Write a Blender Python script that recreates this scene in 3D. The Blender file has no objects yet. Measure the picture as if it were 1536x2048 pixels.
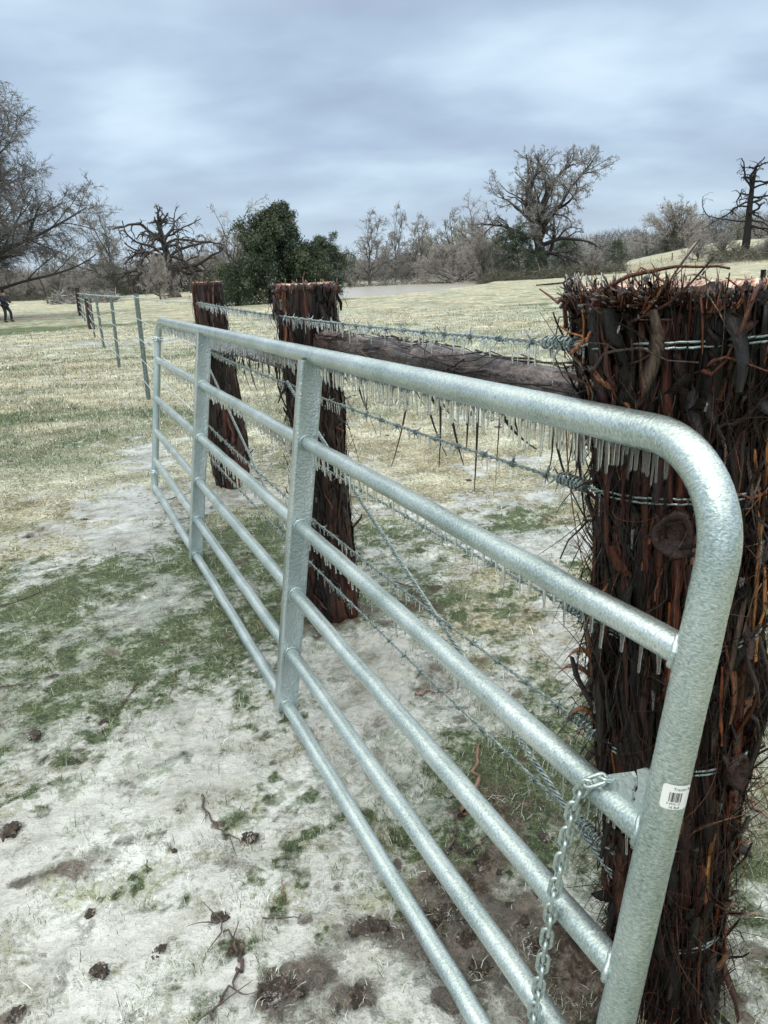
import bpy, bmesh, math, random
import numpy as np
from mathutils import Matrix, Vector

rng = np.random.default_rng(7)
random.seed(7)
PI = math.pi
scene = bpy.context.scene
COL = scene.collection

# ------------------------------------------------------------------ camera, sky, sun, exposure
FPX = 1463.0
CAM = np.array([0, 0, 1.4634])
CF = np.array([0., .95214079, -.30565979])
CR = np.array([.99886202, -.01457796, -.04541084])
CU = np.array([.04769341, .30531196, .95105728])
cd = bpy.data.cameras.new('camera')
cd.sensor_fit = 'VERTICAL'; cd.sensor_height = 36; cd.sensor_width = 27
cd.lens = FPX / 2048 * 36
cd.clip_start = .05; cd.clip_end = 6000
cam = bpy.data.objects.new('camera', cd); COL.objects.link(cam)
cam.matrix_world = Matrix(((CR[0], CU[0], -CF[0], CAM[0]), (CR[1], CU[1], -CF[1], CAM[1]), (CR[2], CU[2], -CF[2], CAM[2]), (0, 0, 0, 1)))
scene.camera = cam

SUN_EL, SUN_AZ = 58, 205
w = bpy.data.worlds.new('World'); scene.world = w; w.use_nodes = True
nt = w.node_tree; nt.nodes.clear()
def nd(nt, t, **k):
    n = nt.nodes.new(t)
    for a, b in k.items():
        if a.startswith('i_'):
            n.inputs[a[2:].replace('_', ' ')].default_value = b
        else: setattr(n, a, b)
    return n
def ramp(nt, stops, interp='LINEAR'):
    r = nt.nodes.new('ShaderNodeValToRGB'); r.color_ramp.interpolation = interp
    e = r.color_ramp.elements
    while len(e) < len(stops): e.new(.5)
    for i, (p, c) in enumerate(stops):
        e[i].position = p
        e[i].color = (*c, 1) if len(c) == 3 else c
    return r
L = nt.links.new
tc = nd(nt, 'ShaderNodeTexCoord')
sep = nd(nt, 'ShaderNodeSeparateXYZ'); L(tc.outputs['Generated'], sep.inputs[0])
zz = nd(nt, 'ShaderNodeMath', operation='MAXIMUM'); L(sep.outputs[2], zz.inputs[0]); zz.inputs[1].default_value = 0
za = nd(nt, 'ShaderNodeMath', operation='ADD'); L(zz.outputs[0], za.inputs[0]); za.inputs[1].default_value = .26
dv = [nd(nt, 'ShaderNodeMath', operation='DIVIDE') for _ in range(2)]
for i in range(2): L(sep.outputs[i], dv[i].inputs[0]); L(za.outputs[0], dv[i].inputs[1])
cb = nd(nt, 'ShaderNodeCombineXYZ'); L(dv[0].outputs[0], cb.inputs[0]); L(dv[1].outputs[0], cb.inputs[1])
n1 = nd(nt, 'ShaderNodeTexNoise', i_Scale=1.15, i_Detail=4., i_Roughness=.42, i_Distortion=.15)
mp = nd(nt, 'ShaderNodeMapping'); mp.inputs['Location'].default_value = (5.6, 2.2, 0); mp.inputs['Scale'].default_value = (1.25, 1.75, 1)
L(cb.outputs[0], mp.inputs[0]); L(mp.outputs[0], n1.inputs['Vector'])
n2 = nd(nt, 'ShaderNodeTexNoise', i_Scale=3.8, i_Detail=5., i_Roughness=.5, i_Distortion=.2)
L(mp.outputs[0], n2.inputs['Vector'])
mx = nd(nt, 'ShaderNodeMath', operation='MULTIPLY_ADD'); L(n2.outputs[0], mx.inputs[0]); mx.inputs[1].default_value = .22; L(n1.outputs[0], mx.inputs[2])
cr = ramp(nt, [(.40, (.34, .435, .58)), (.52, (.40, .51, .67)), (.63, (.46, .595, .75)), (.75, (.57, .72, .87)), (.88, (.68, .83, .96))])
L(mx.outputs[0], cr.inputs[0])
hz = ramp(nt, [(0, (1, 1, 1)), (.05, (.55, .55, .55)), (.16, (0, 0, 0))]); L(zz.outputs[0], hz.inputs[0])
hm = nd(nt, 'ShaderNodeMath', operation='MULTIPLY'); L(hz.outputs[0], hm.inputs[0]); hm.inputs[1].default_value = .75
mh = nd(nt, 'ShaderNodeMix', data_type='RGBA'); L(hm.outputs[0], mh.inputs['Factor']); L(cr.outputs[0], mh.inputs['A']); mh.inputs['B'].default_value = (.56, .67, .74, 1)
# an overcast sky is brighter overhead than low down
zr = nd(nt, 'ShaderNodeMapRange'); L(zz.outputs[0], zr.inputs[0])
zr.inputs[1].default_value = .30; zr.inputs[2].default_value = .85; zr.inputs[3].default_value = 1.0; zr.inputs[4].default_value = 3.0
zf = nd(nt, 'ShaderNodeMapRange'); L(zz.outputs[0], zf.inputs[0]); zf.inputs[1].default_value = .28; zf.inputs[2].default_value = .6
mn = nd(nt, 'ShaderNodeMix', data_type='RGBA'); L(zf.outputs[0], mn.inputs['Factor']); L(mh.outputs['Result'], mn.inputs['A']); mn.inputs['B'].default_value = (.66, .655, .60, 1)
sc = nd(nt, 'ShaderNodeVectorMath', operation='SCALE'); L(mn.outputs['Result'], sc.inputs[0]); L(zr.outputs[0], sc.inputs['Scale'])
b1 = nd(nt, 'ShaderNodeBackground'); L(sc.outputs[0], b1.inputs[0]); b1.inputs[1].default_value = 1.0
sky = nd(nt, 'ShaderNodeTexSky', sky_type='NISHITA', sun_disc=False)
sky.sun_elevation = math.radians(SUN_EL); sky.sun_rotation = math.radians(SUN_AZ)
b2 = nd(nt, 'ShaderNodeBackground'); L(sky.outputs[0], b2.inputs[0]); b2.inputs[1].default_value = .08
ms = nd(nt, 'ShaderNodeMixShader'); ms.inputs[0].default_value = .96
L(b2.outputs[0], ms.inputs[1]); L(b1.outputs[0], ms.inputs[2])
wo = nd(nt, 'ShaderNodeOutputWorld'); L(ms.outputs[0], wo.inputs[0])

sd = bpy.data.lights.new('sun', 'SUN'); sd.energy = 1.0; sd.angle = math.radians(24); sd.color = (1, .97, .93)
so = bpy.data.objects.new('sun', sd); COL.objects.link(so)
so.rotation_euler = (math.radians(90 - SUN_EL), 0, math.radians(180 - SUN_AZ))
vs = scene.view_settings; scene.display_settings.display_device = 'sRGB'
vs.view_transform = 'Standard'; vs.look = 'None'; vs.gamma = 1; vs.exposure = 0.15
scene.render.film_transparent = False
scene.cycles.max_bounces = 8; scene.cycles.transparent_max_bounces = 12
scene.cycles.transmission_bounces = 6; scene.cycles.diffuse_bounces = 3; scene.cycles.glossy_bounces = 3
scene.cycles.sample_clamp_indirect = 4

# ------------------------------------------------------------------ geometry of the view, used to read places off the photo
def ray(px, py): return CF + CR * (px - 768) / FPX + CU * (1024 - py) / FPX
def gnd(px, py, z=0):
    d = ray(px, py); return CAM + d * ((z - CAM[2]) / d[2])
def atd(px, py, Y):
    d = ray(px, py); return CAM + d * (Y / d[1])
def depth(p): return (np.asarray(p) - CAM) @ CF

# ------------------------------------------------------------------ numpy noise
def _h(i, j, s):
    i = i.astype(np.int64) & 0xffffffff; j = j.astype(np.int64) & 0xffffffff
    n = (i * 374761393 + j * 668265263 + s * 2147483647 % 4294967291) & 0xffffffff
    n = ((n ^ (n >> 13)) * 1274126177) & 0xffffffff
    return ((n ^ (n >> 16)) & 0xffffff) / float(0xffffff)
def vn(x, y, s=0):
    x0 = np.floor(x); y0 = np.floor(y); fx = x - x0; fy = y - y0
    fx = fx * fx * (3 - 2 * fx); fy = fy * fy * (3 - 2 * fy)
    a = _h(x0, y0, s); b = _h(x0 + 1, y0, s); c = _h(x0, y0 + 1, s); d = _h(x0 + 1, y0 + 1, s)
    return (a * (1 - fx) + b * fx) * (1 - fy) + (c * (1 - fx) + d * fx) * fy
def fbm(x, y, o=4, s=0, g=.5):
    r = 0; a = 1; t = 0
    for k in range(o):
        r = r + a * vn(x * 2 ** k + 17.3 * k, y * 2 ** k - 9.1 * k, s + k); t += a; a *= g
    return r / t
def sstep(a, b, x):
    t = np.clip((x - a) / (b - a), 0, 1); return t * t * (3 - 2 * t)

# ------------------------------------------------------------------ mesh building
class MB:
    def __init__(s): s.v = []; s.f = {}; s.n = 0; s.c = []; s.uv = []; s.hasc = False
    def add(s, v, f, c=None, uv=None):
        v = np.asarray(v, float).reshape(-1, 3); f = np.asarray(f, np.int64)
        s.v.append(v); s.f.setdefault(f.shape[1], []).append(f + s.n); s.n += len(v)
        if c is None: c = np.ones((len(v), 3)) * .5
        else: s.hasc = True
        c = np.asarray(c, float)
        if c.ndim == 1: c = np.tile(c, (len(v), 1))
        s.c.append(c)
        s.uv.append(np.zeros((len(v), 2)) if uv is None else uv)
    def mesh(s, name, mat, org=(0, 0, 0), smooth=True):
        me = bpy.data.meshes.new(name)
        v = np.concatenate(s.v) - np.asarray(org, float)
        me.vertices.add(len(v)); me.vertices.foreach_set('co', v.astype(np.float32).ravel())
        loops = []; starts = []; tot = 0
        for k, fl in s.f.items():
            F = np.concatenate(fl); loops.append(F.ravel()); starts.append(tot + np.arange(len(F)) * k); tot += F.size
        loops = np.concatenate(loops); starts = np.concatenate(starts)
        me.loops.add(len(loops)); me.loops.foreach_set('vertex_index', loops.astype(np.int32))
        me.polygons.add(len(starts)); me.polygons.foreach_set('loop_start', starts.astype(np.int32))
        if smooth: me.polygons.foreach_set('use_smooth', np.ones(len(starts), bool))
        me.update(calc_edges=True)
        if s.hasc:
            a = me.color_attributes.new('col', 'FLOAT_COLOR', 'POINT')
            c = np.concatenate(s.c); a.data.foreach_set('color', np.c_[c, np.ones(len(c))].astype(np.float32).ravel())
        uv = np.concatenate(s.uv)
        if uv.any():
            l = me.uv_layers.new(name='uv'); l.data.foreach_set('uv', uv[loops].astype(np.float32).ravel())
        if mat: me.materials.append(mat)
        return me
    def build(s, name, mat, parent=None, smooth=True, org=None):
        if org is None: org = np.array(parent.matrix_world.translation if False else parent['_o']) if parent is not None and '_o' in parent else np.zeros(3)
        o = bpy.data.objects.new(name, s.mesh(name, mat, org, smooth)); COL.objects.link(o)
        if parent is not None: o.parent = parent
        else: o.location = org
        return o
ORG = {}
def tag(o, label=None, cat=None, group=None, kind=None):
    if label: o['label'] = label
    if cat: o['category'] = cat
    if group: o['group'] = group
    if kind: o['kind'] = kind
    return o
def thing(name, label, cat, loc=(0, 0, 0), group=None):
    o = bpy.data.objects.new(name, None); o.empty_display_size = .1; COL.objects.link(o)
    o.location = loc; ORG[o.name] = np.array(loc, float)
    return tag(o, label, cat, group)
def part(mb, name, mat, parent, smooth=True):
    """mesh in world coordinates hung under its (unrotated) thing"""
    top = parent
    while top.parent: top = top.parent
    o = mb.build(name, mat, None, smooth, org=ORG.get(top.name, np.zeros(3)))
    o.location = (0, 0, 0); o.parent = parent
    return o
def single(mb, name, mat, label, cat, org, group=None, smooth=True):
    o = mb.build(name, mat, None, smooth, org=np.array(org, float)); o.location = org
    ORG[o.name] = np.array(org, float)
    return tag(o, label, cat, group)

def tubes(polys, rads, sides=6, ref=None, closed=False, cap=False):
    """many tubes at once: polys (N,K,3), rads (N,K)"""
    P = np.asarray(polys, float)
    if P.ndim == 2: P = P[None]
    R = np.asarray(rads, float)
    if R.ndim < 2: R = np.broadcast_to(R, P.shape[:2]) if R.ndim == 0 else R[None]
    N, K, _ = P.shape
    if closed: T = np.roll(P, -1, 1) - np.roll(P, 1, 1)
    else:
        T = np.empty_like(P); T[:, 1:-1] = P[:, 2:] - P[:, :-2]; T[:, 0] = P[:, 1] - P[:, 0]; T[:, -1] = P[:, -1] - P[:, -2]
    T /= np.linalg.norm(T, axis=2, keepdims=True) + 1e-12
    if ref is None:
        m = T.mean(1); m /= np.linalg.norm(m, axis=1, keepdims=True) + 1e-12
        e = np.eye(3)[np.argmin(np.abs(m), axis=1)]
        ref = e - m * (e * m).sum(1, keepdims=True); ref = ref[:, None, :]
    else: ref = np.asarray(ref, float).reshape(1, 1, 3)
    U = np.cross(T, np.broadcast_to(ref, T.shape)); U /= np.linalg.norm(U, axis=2, keepdims=True) + 1e-12
    V = np.cross(T, U)
    a = np.arange(sides) / sides * 2 * PI
    ring = P[:, :, None] + R[:, :, None, None] * (np.cos(a)[None, None, :, None] * U[:, :, None] + np.sin(a)[None, None, :, None] * V[:, :, None])
    v = ring.reshape(-1, 3)
    kk = np.arange(K if closed else K - 1); ss = np.arange(sides)
    i0 = kk[:, None] * sides + ss; i1 = kk[:, None] * sides + (ss + 1) % sides
    k2 = (kk + 1) % K
    j0 = k2[:, None] * sides + ss; j1 = k2[:, None] * sides + (ss + 1) % sides
    f = np.stack([i0, i1, j1, j0], -1).reshape(-1, 4)
    f = (f[None] + (np.arange(N) * K * sides)[:, None, None]).reshape(-1, 4)
    ln = np.concatenate([np.zeros((N, 1)), np.cumsum(np.linalg.norm(np.diff(P, axis=1), axis=2), 1)], 1)
    uv = np.stack([np.broadcast_to(ln[:, :, None], (N, K, sides)), np.broadcast_to((a / (2 * PI))[None, None], (N, K, sides))], -1).reshape(-1, 2)
    return v, f, uv
def addtubes(mb, polys, rads, sides=6, ref=None, closed=False, col=None):
    v, f, uv = tubes(polys, rads, sides, ref, closed)
    if col is not None:
        col = np.asarray(col, float)
        if col.ndim == 2: col = np.repeat(col, len(v) // len(col), axis=0)
    mb.add(v, f, col, uv)
def endcap(mb, c, n, r, sides=16, col=None):
    n = np.asarray(n, float); n /= np.linalg.norm(n); e = np.eye(3)[np.argmin(abs(n))]; u = np.cross(n, e); u /= np.linalg.norm(u); w_ = np.cross(n, u)
    a = np.arange(sides) / sides * 2 * PI
    v = np.vstack([c + r * (np.cos(t) * u + np.sin(t) * w_) for t in a] + [np.asarray(c) + n * r * .15])
    mb.add(v, [[i, (i + 1) % sides, sides] for i in range(sides)], col)
def addbox(mb, c, ax, ay, az, col=None):
    c = np.asarray(c, float); ax, ay, az = map(lambda q: np.asarray(q, float), (ax, ay, az))
    v = [c + sx * ax + sy * ay + sz * az for sz in (-1, 1) for sy in (-1, 1) for sx in (-1, 1)]
    mb.add(v, [[0, 2, 3, 1], [4, 5, 7, 6], [0, 1, 5, 4], [2, 6, 7, 3], [0, 4, 6, 2], [1, 3, 7, 5]], col)
def resample(pts, n):
    pts = np.asarray(pts, float); d = np.r_[0, np.cumsum(np.linalg.norm(np.diff(pts, axis=0), axis=1))]
    t = np.linspace(0, d[-1], n); return np.stack([np.interp(t, d, pts[:, i]) for i in range(3)], 1)
def smoothline(pts, n, it=3):
    p = np.asarray(pts, float)
    for _ in range(it):
        q = [p[0]]
        for a, b in zip(p[:-1], p[1:]): q += [a * .75 + b * .25, a * .25 + b * .75]
        p = np.array(q + [p[-1]])
    return resample(p, n)

# ------------------------------------------------------------------ materials
def mat(name):
    m = bpy.data.materials.new(name); m.use_nodes = True
    n = m.node_tree; b = n.nodes['Principled BSDF']
    return m, n, b
def noise(n, scale, detail=4., rough=.55, vec=None, dist=0.):
    t = nd(n, 'ShaderNodeTexNoise', i_Scale=float(scale), i_Detail=float(detail), i_Roughness=rough, i_Distortion=float(dist))
    if vec is not None: n.links.new(vec, t.inputs['Vector'])
    return t.outputs[0]
def mapped(n, scale, src='Object', loc=(0, 0, 0)):
    c = nd(n, 'ShaderNodeTexCoord'); m = nd(n, 'ShaderNodeMapping'); m.inputs['Scale'].default_value = scale; m.inputs['Location'].default_value = loc
    n.links.new(c.outputs[src], m.inputs[0]); return m.outputs[0]
def mixc(n, f, a, b, blend='MIX'):
    m = nd(n, 'ShaderNodeMix', data_type='RGBA', blend_type=blend)
    for k, v in (('Factor', f), ('A', a), ('B', b)):
        if hasattr(v, 'links'): n.links.new(v, m.inputs[k])
        else: m.inputs[k].default_value = v if k == 'Factor' else (*v, 1)
    return m.outputs['Result']
def math_(n, op, a, b=None, c=None, clamp=False):
    m = nd(n, 'ShaderNodeMath', operation=op, use_clamp=clamp)
    for i, v in enumerate((a, b, c)):
        if v is None: continue
        if hasattr(v, 'links'): n.links.new(v, m.inputs[i])
        else: m.inputs[i].default_value = v
    return m.outputs[0]
def rampo(n, fac, stops):
    r = ramp(n, stops); n.links.new(fac, r.inputs[0]); return r.outputs[0]
def bump(n, b, h, strength=.5, dist=.01, prev=None):
    k = nd(n, 'ShaderNodeBump'); k.inputs['Strength'].default_value = strength; k.inputs['Distance'].default_value = dist
    n.links.new(h, k.inputs['Height'])
    if prev is not None: n.links.new(prev, k.inputs['Normal'])
    if b is not None: n.links.new(k.outputs[0], b.inputs['Normal'])
    return k.outputs[0]

def galvanised():
    m, n, b = mat('icy_galvanised_steel')
    v = mapped(n, (1, 1, 1))
    uvv = mapped(n, (400, 24, 1), 'UV')
    stre = noise(n, 1, 3, .6, uvv, .6)
    sp = noise(n, 330, 3, .65, v, 1.2)
    big = noise(n, 5, 4, .6, mapped(n, (1, 1, .5)))
    s = math_(n, 'MULTIPLY_ADD', stre, .52, math_(n, 'MULTIPLY_ADD', sp, .20, math_(n, 'MULTIPLY', big, .38)))
    col = rampo(n, s, [(.40, (.24, .32, .32)), (.51, (.44, .54, .54)), (.60, (.64, .73, .73)), (.74, (.86, .92, .92))])
    n.links.new(col, b.inputs['Base Color'])
    b.inputs['Metallic'].default_value = .88
    r = rampo(n, sp, [(.3, (.30,) * 3), (.7, (.52,) * 3)]); n.links.new(r, b.inputs['Roughness'])
    b.inputs['Coat Weight'].default_value = .9; b.inputs['Coat Roughness'].default_value = .06; b.inputs['Coat IOR'].default_value = 1.31
    ice = noise(n, 75, 3, .6, v, .5)
    kc = bump(n, None, noise(n, 95, 2, .5, mapped(n, (1, 1, 1)), .8), .9, .006); n.links.new(kc, b.inputs['Coat Normal'])
    k1 = bump(n, None, ice, .4, .004)
    bump(n, b, stre, .35, .0012, k1)
    return m
def plate_metal():
    m, n, b = mat('glazed_flat_steel')
    v = mapped(n, (1, 1, 1))
    sp = noise(n, 60, 3, .6, v, .3); big = noise(n, 9, 3, .5, v)
    col = rampo(n, big, [(.3, (.36, .44, .45)), (.7, (.52, .60, .61))]); n.links.new(col, b.inputs['Base Color'])
    b.inputs['Metallic'].default_value = .6; b.inputs['Roughness'].default_value = .34
    b.inputs['Coat Weight'].default_value = .6; b.inputs['Coat Roughness'].default_value = .08
    vo = nd(n, 'ShaderNodeTexVoronoi', i_Scale=110.); n.links.new(v, vo.inputs['Vector'])
    h = math_(n, 'MULTIPLY_ADD', vo.outputs[0], -.7, sp)
    bump(n, b, h, .55, .006); return m
def ice_mat():
    m, n, b = mat('clear_ice')
    b.inputs['Base Color'].default_value = (.93, .97, .97, 1); b.inputs['Roughness'].default_value = .12
    b.inputs['IOR'].default_value = 1.31; b.inputs['Transmission Weight'].default_value = .93
    bump(n, b, noise(n, 160, 2, .5, mapped(n, (1, 1, .3))), .5, .002); return m
def frost_mat():
    m, n, b = mat('frosted_ice')
    b.inputs['Base Color'].default_value = (.80, .86, .86, 1); b.inputs['Roughness'].default_value = .3
    b.inputs['IOR'].default_value = 1.31; b.inputs['Transmission Weight'].default_value = .45
    return m
def wire_mat():
    m, n, b = mat('iced_fence_wire')
    c = rampo(n, noise(n, 90, 3, .6, mapped(n, (1, 1, 1))), [(.35, (.10, .14, .14)), (.6, (.30, .38, .38)), (.75, (.62, .70, .70))])
    n.links.new(c, b.inputs['Base Color']); b.inputs['Metallic'].default_value = .35; b.inputs['Roughness'].default_value = .25
    b.inputs['Coat Weight'].default_value = .7; b.inputs['Coat Roughness'].default_value = .06
    return m
def attr_mat(name, rough=.6, noise_scale=None, vec=(1, 1, 1), lo=.45, hi=1.5, coat=0, bumps=None, spec=.5, trans=0):
    m, n, b = mat(name)
    a = nd(n, 'ShaderNodeAttribute', attribute_name='col')
    c = a.outputs['Color']
    if noise_scale:
        t = noise(n, noise_scale, 4, .6, mapped(n, vec))
        g = rampo(n, t, [(.3, (lo,) * 3), (.7, (hi,) * 3)])
        c = mixc(n, 1., c, g, 'MULTIPLY')
        if bumps: bump(n, b, t, bumps[0], bumps[1])
    n.links.new(c, b.inputs['Base Color'])
    b.inputs['Roughness'].default_value = rough; b.inputs['Specular IOR Level'].default_value = spec
    b.inputs['Coat Weight'].default_value = coat; b.inputs['Coat Roughness'].default_value = .12
    return m
def plain(name, col, rough=.6, metal=0, ns=None, var=.35, coat=0, bs=None):
    m, n, b = mat(name)
    if ns:
        t = noise(n, ns, 4, .6, mapped(n, (1, 1, 1)))
        c = rampo(n, t, [(.3, tuple(np.array(col) * (1 - var))), (.7, tuple(np.array(col) * (1 + var)))]); n.links.new(c, b.inputs['Base Color'])
        if bs: bump(n, b, t, bs[0], bs[1])
    else: b.inputs['Base Color'].default_value = (*col, 1)
    b.inputs['Roughness'].default_value = rough; b.inputs['Metallic'].default_value = metal; b.inputs['Coat Weight'].default_value = coat
    return m
def cedar_wood():
    m, n, b = mat('wet_cedar_wood')
    v = mapped(n, (1, 1, .06))
    t = noise(n, 55, 5, .65, v, .3); t2 = noise(n, 9, 3, .5, mapped(n, (1, 1, .25)))
    s = math_(n, 'MULTIPLY_ADD', t2, .8, math_(n, 'MULTIPLY', t, .6))
    c = rampo(n, s, [(.52, (.004, .0025, .002)), (.68, (.016, .007, .005)), (.80, (.07, .018, .009)), (.90, (.20, .055, .018)), (1, (.34, .13, .05))])
    n.links.new(c, b.inputs['Base Color']); b.inputs['Roughness'].default_value = .42; b.inputs['Coat Weight'].default_value = .3; b.inputs['Coat Roughness'].default_value = .15
    bump(n, b, t, .9, .012); return m
M_GALV = galvanised(); M_PLATE = plate_metal(); M_ICE = ice_mat(); M_FROST = frost_mat(); M_WIRE = wire_mat()
M_CEDARWOOD = cedar_wood()
M_BARK = attr_mat('shredded_wet_bark', .42, 210, (1, 1, .07), .15, 2.1, coat=.08, bumps=(1., .006), spec=.35)
M_GRASS = attr_mat('icy_grass', .5, None, coat=.0, spec=.4)
M_LEAF = attr_mat('cedar_foliage', .6, 3, (1, 1, 1), .6, 1.4)
M_TREE = attr_mat('tree_bark', .8, 6, (1, 1, .4), .6, 1.4)
M_TWIG = attr_mat('icy_twigs', .45, None, coat=.2)
def clodmat():
    m, n, b = mat('frozen_mud_frosted'); v = mapped(n, (1, 1, 1)); a = noise(n, 45, 5, .65, v); f = noise(n, 190, 3, .7, v); c = noise(n, 18, 3, .6, v)
    col = rampo(n, a, [(.35, (.014, .010, .007)), (.55, (.055, .038, .026)), (.68, (.12, .09, .065))])
    fm_ = rampo(n, math_(n, 'MULTIPLY_ADD', f, .6, math_(n, 'MULTIPLY', c, .45)), [(.56, (0,) * 3), (.66, (1,) * 3)])
    n.links.new(mixc(n, math_(n, 'MULTIPLY', fm_, .75), col, (.55, .55, .52)), b.inputs['Base Color']); b.inputs['Roughness'].default_value = .45
    bump(n, b, a, 1., .02); return m
M_CLOD = clodmat() 

# ------------------------------------------------------------------ ground fields
GATE_O = np.array([-1.719, 5.3378]); GD2 = np.array([.4005, -.9163])
def gate_side(x, y):
    """signed distance from the gate's foot line, positive towards the camera's left"""
    return -( (x - GATE_O[0]) * .9163 + (y - GATE_O[1]) * .4005)
POND = np.array([(-2.0, 67), (1., 66.5), (4.1, 76), (8.7, 87), (14.8, 108), (20, 136), (23, 165), (22, 215), (10, 228), (-6, 215), (-14, 180), (-12, 120), (-9, 82)])
def pond_d(x, y):
    """signed distance to the pond outline, positive inside"""
    d = np.full(np.shape(x), 1e9); ins = np.zeros(np.shape(x), bool); n = len(POND)
    for i in range(n):
        a, b = POND[i], POND[(i + 1) % n]; e = b - a
        t = np.clip(((x - a[0]) * e[0] + (y - a[1]) * e[1]) / (e @ e), 0, 1)
        d = np.minimum(d, np.hypot(x - a[0] - t * e[0], y - a[1] - t * e[1]))
        c = ((a[1] > y) != (b[1] > y)) & (x < (b[0] - a[0]) * (y - a[1]) / (b[1] - a[1] + 1e-9) + a[0]); ins ^= c
    return np.where(ins, d, -d)
def blobs(x, y, L_):
    r = np.zeros(np.shape(x))
    for cx, cy, rx, ry, ang, amp in L_:
        c, s = math.cos(ang), math.sin(ang); u = ((x - cx) * c + (y - cy) * s) / rx; v = (-(x - cx) * s + (y - cy) * c) / ry
        r = r + amp * np.exp(-(u * u + v * v))
    return r
A_G = math.atan2(-.9163, .4005)
ICE_B = [(-1.5, 2.05, .45, .4, 0, .75), (-.6, 1.2, 1.0, .75, 0, 1.05), (-.9, 2.1, .55, .6, 0, .62), (-.25, 2.1, .4, .75, A_G, .75), (-1.75, 4.6, 1.1, .42, A_G, .9), (-2.6, 3.9, 1.2, .25, .9, .5), (-2.3, 6.9, 1.6, .35, A_G, .6),
         (-.15, 2.65, .4, .3, 0, .9), (-1.0, 5.0, .35, .3, 0, .8), (.65, 3.7, .8, .45, .3, .75), (.75, 4.7, .8, .3, .2, .6), (1.0, 5.8, 1.4, .5, .2, .6), (.9, 2.6, .3, .4, 0, .5), (1.1, 1.6, .35, .35, 0, .6),
         (.1, 1.25, .35, .25, 0, .5), (-9, 22, 10, .8, .06, .8), (-5.5, 26.5, 6, .6, .02, .45), (3, 40, 14, 1.2, .05, .35), (12, 75, 16, 1.6, .12, .4)]
GREEN_B = [(-1.45, 2.15, .4, .35, 0, .8), (-1.35, 3.2, .85, .9, .9, .8), (-1.1, 2.5, .5, .5, 0, .45), (-.8, 3.95, .35, .55, A_G, 1.2), (-.45, 3.3, .25, .4, A_G, .8), (.3, 1.9, .35, .5, A_G, .75), (.75, 1.5, .3, .3, 0, .5), (.6, 4.2, .6, .4, .2, .6), (-3.2, 7.6, 1.8, 1.1, .8, .5), (-5, 9, 2.5, 1.2, 0, .3),
           (-16.5, 32.5, 5.5, 2.0, .03, 2.0), (.05, 3.3, .4, .4, 0, .4)]
MUD_B = [(.17, 1.33, .24, .17, -.5, 1.2), (.42, 1.75, .22, .3, 0, .45), (-.20, 1.25, .10, .12, .4, .5), (-.26, 1.12, .09, .1, .4, .7), (-.25, 3.0, .22, .16, 0, .75), (-1.13, 5.3, .25, .15, 0, .5), (.5, 1.05, .22, .2, 0, .7), (.25, 2.45, .2, .18, 0, .4), (-.95, 1.55, .12, .05, .2, .7), (-.47, 1.58, .11, .05, -.6, .8), (.12, 3.1, .25, .2, 0, .4)]
CLOD_PX = [(738, 1868, .05), (500, 1680, .03), (715, 1985, .045), (560, 1990, .06), (440, 1838, .03), (20, 1668, .04), (70, 1478, .035), (205, 1440, .025), (55, 1072, .05), (168, 1040, .05), (180, 1825, .025), (200, 1945, .03), (35, 2025, .035), (320, 1900, .03), (105, 1350, .035), (470, 1900, .03), (440, 1650, .03), (160, 1500, .03), (600, 1960, .05)]
MUD_B += [(*gnd(a, b)[:2], c, c * .7, .5, .95) for a, b, c in CLOD_PX]
def masks(x, y):
    r = np.hypot(x, y)
    near = sstep(9, 4, r)
    big = fbm(x * .55, y * .55, 3, 11); mid = fbm(x * 2.6, y * 2.6, 4, 21); fin = fbm(x * 11, y * 11, 3, 31)
    ice = blobs(x, y, ICE_B) * .86 + (mid - .5) * 1.5 + (fin - .5) * .8 + (big - .5) * .7 * near - .1
    ice = ice + .12 * near + (1 - near) * .55 * (fbm(x * .5, y * .9, 4, 15) - .52) * 2
    tuft = sstep(.58, .72, fbm(x * 16 + 3, y * 16 + 8, 3, 81)) * sstep(6, 3, r) * (.35 + .65 * sstep(.4, .6, fbm(x * 2 + 3, y * 2 + 8, 2, 85)))
    green = .7 * tuft + blobs(x, y, GREEN_B) + (mid[()] - .5) * .5 + (fbm(x * 1.1 + 9, y * 1.1, 3, 41) - .5) * 1.1 + .08 * near + (1 - near) * (fbm(x * .35 + 2, y * .6, 3, 17) - .5) * .8
    ice = ice - .30 * tuft
    mud = .42 * sstep(.66, .76, fbm(x * 13 + 30, y * 13 + 8, 3, 83)) * sstep(7, 3, r) + blobs(x, y, MUD_B) + (fbm(x * 7, y * 7, 4, 51) - .5) * 1.3 - .12
    return np.clip(ice, 0, 1), np.clip(green, 0, 1), np.clip(mud, 0, 1)
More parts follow.
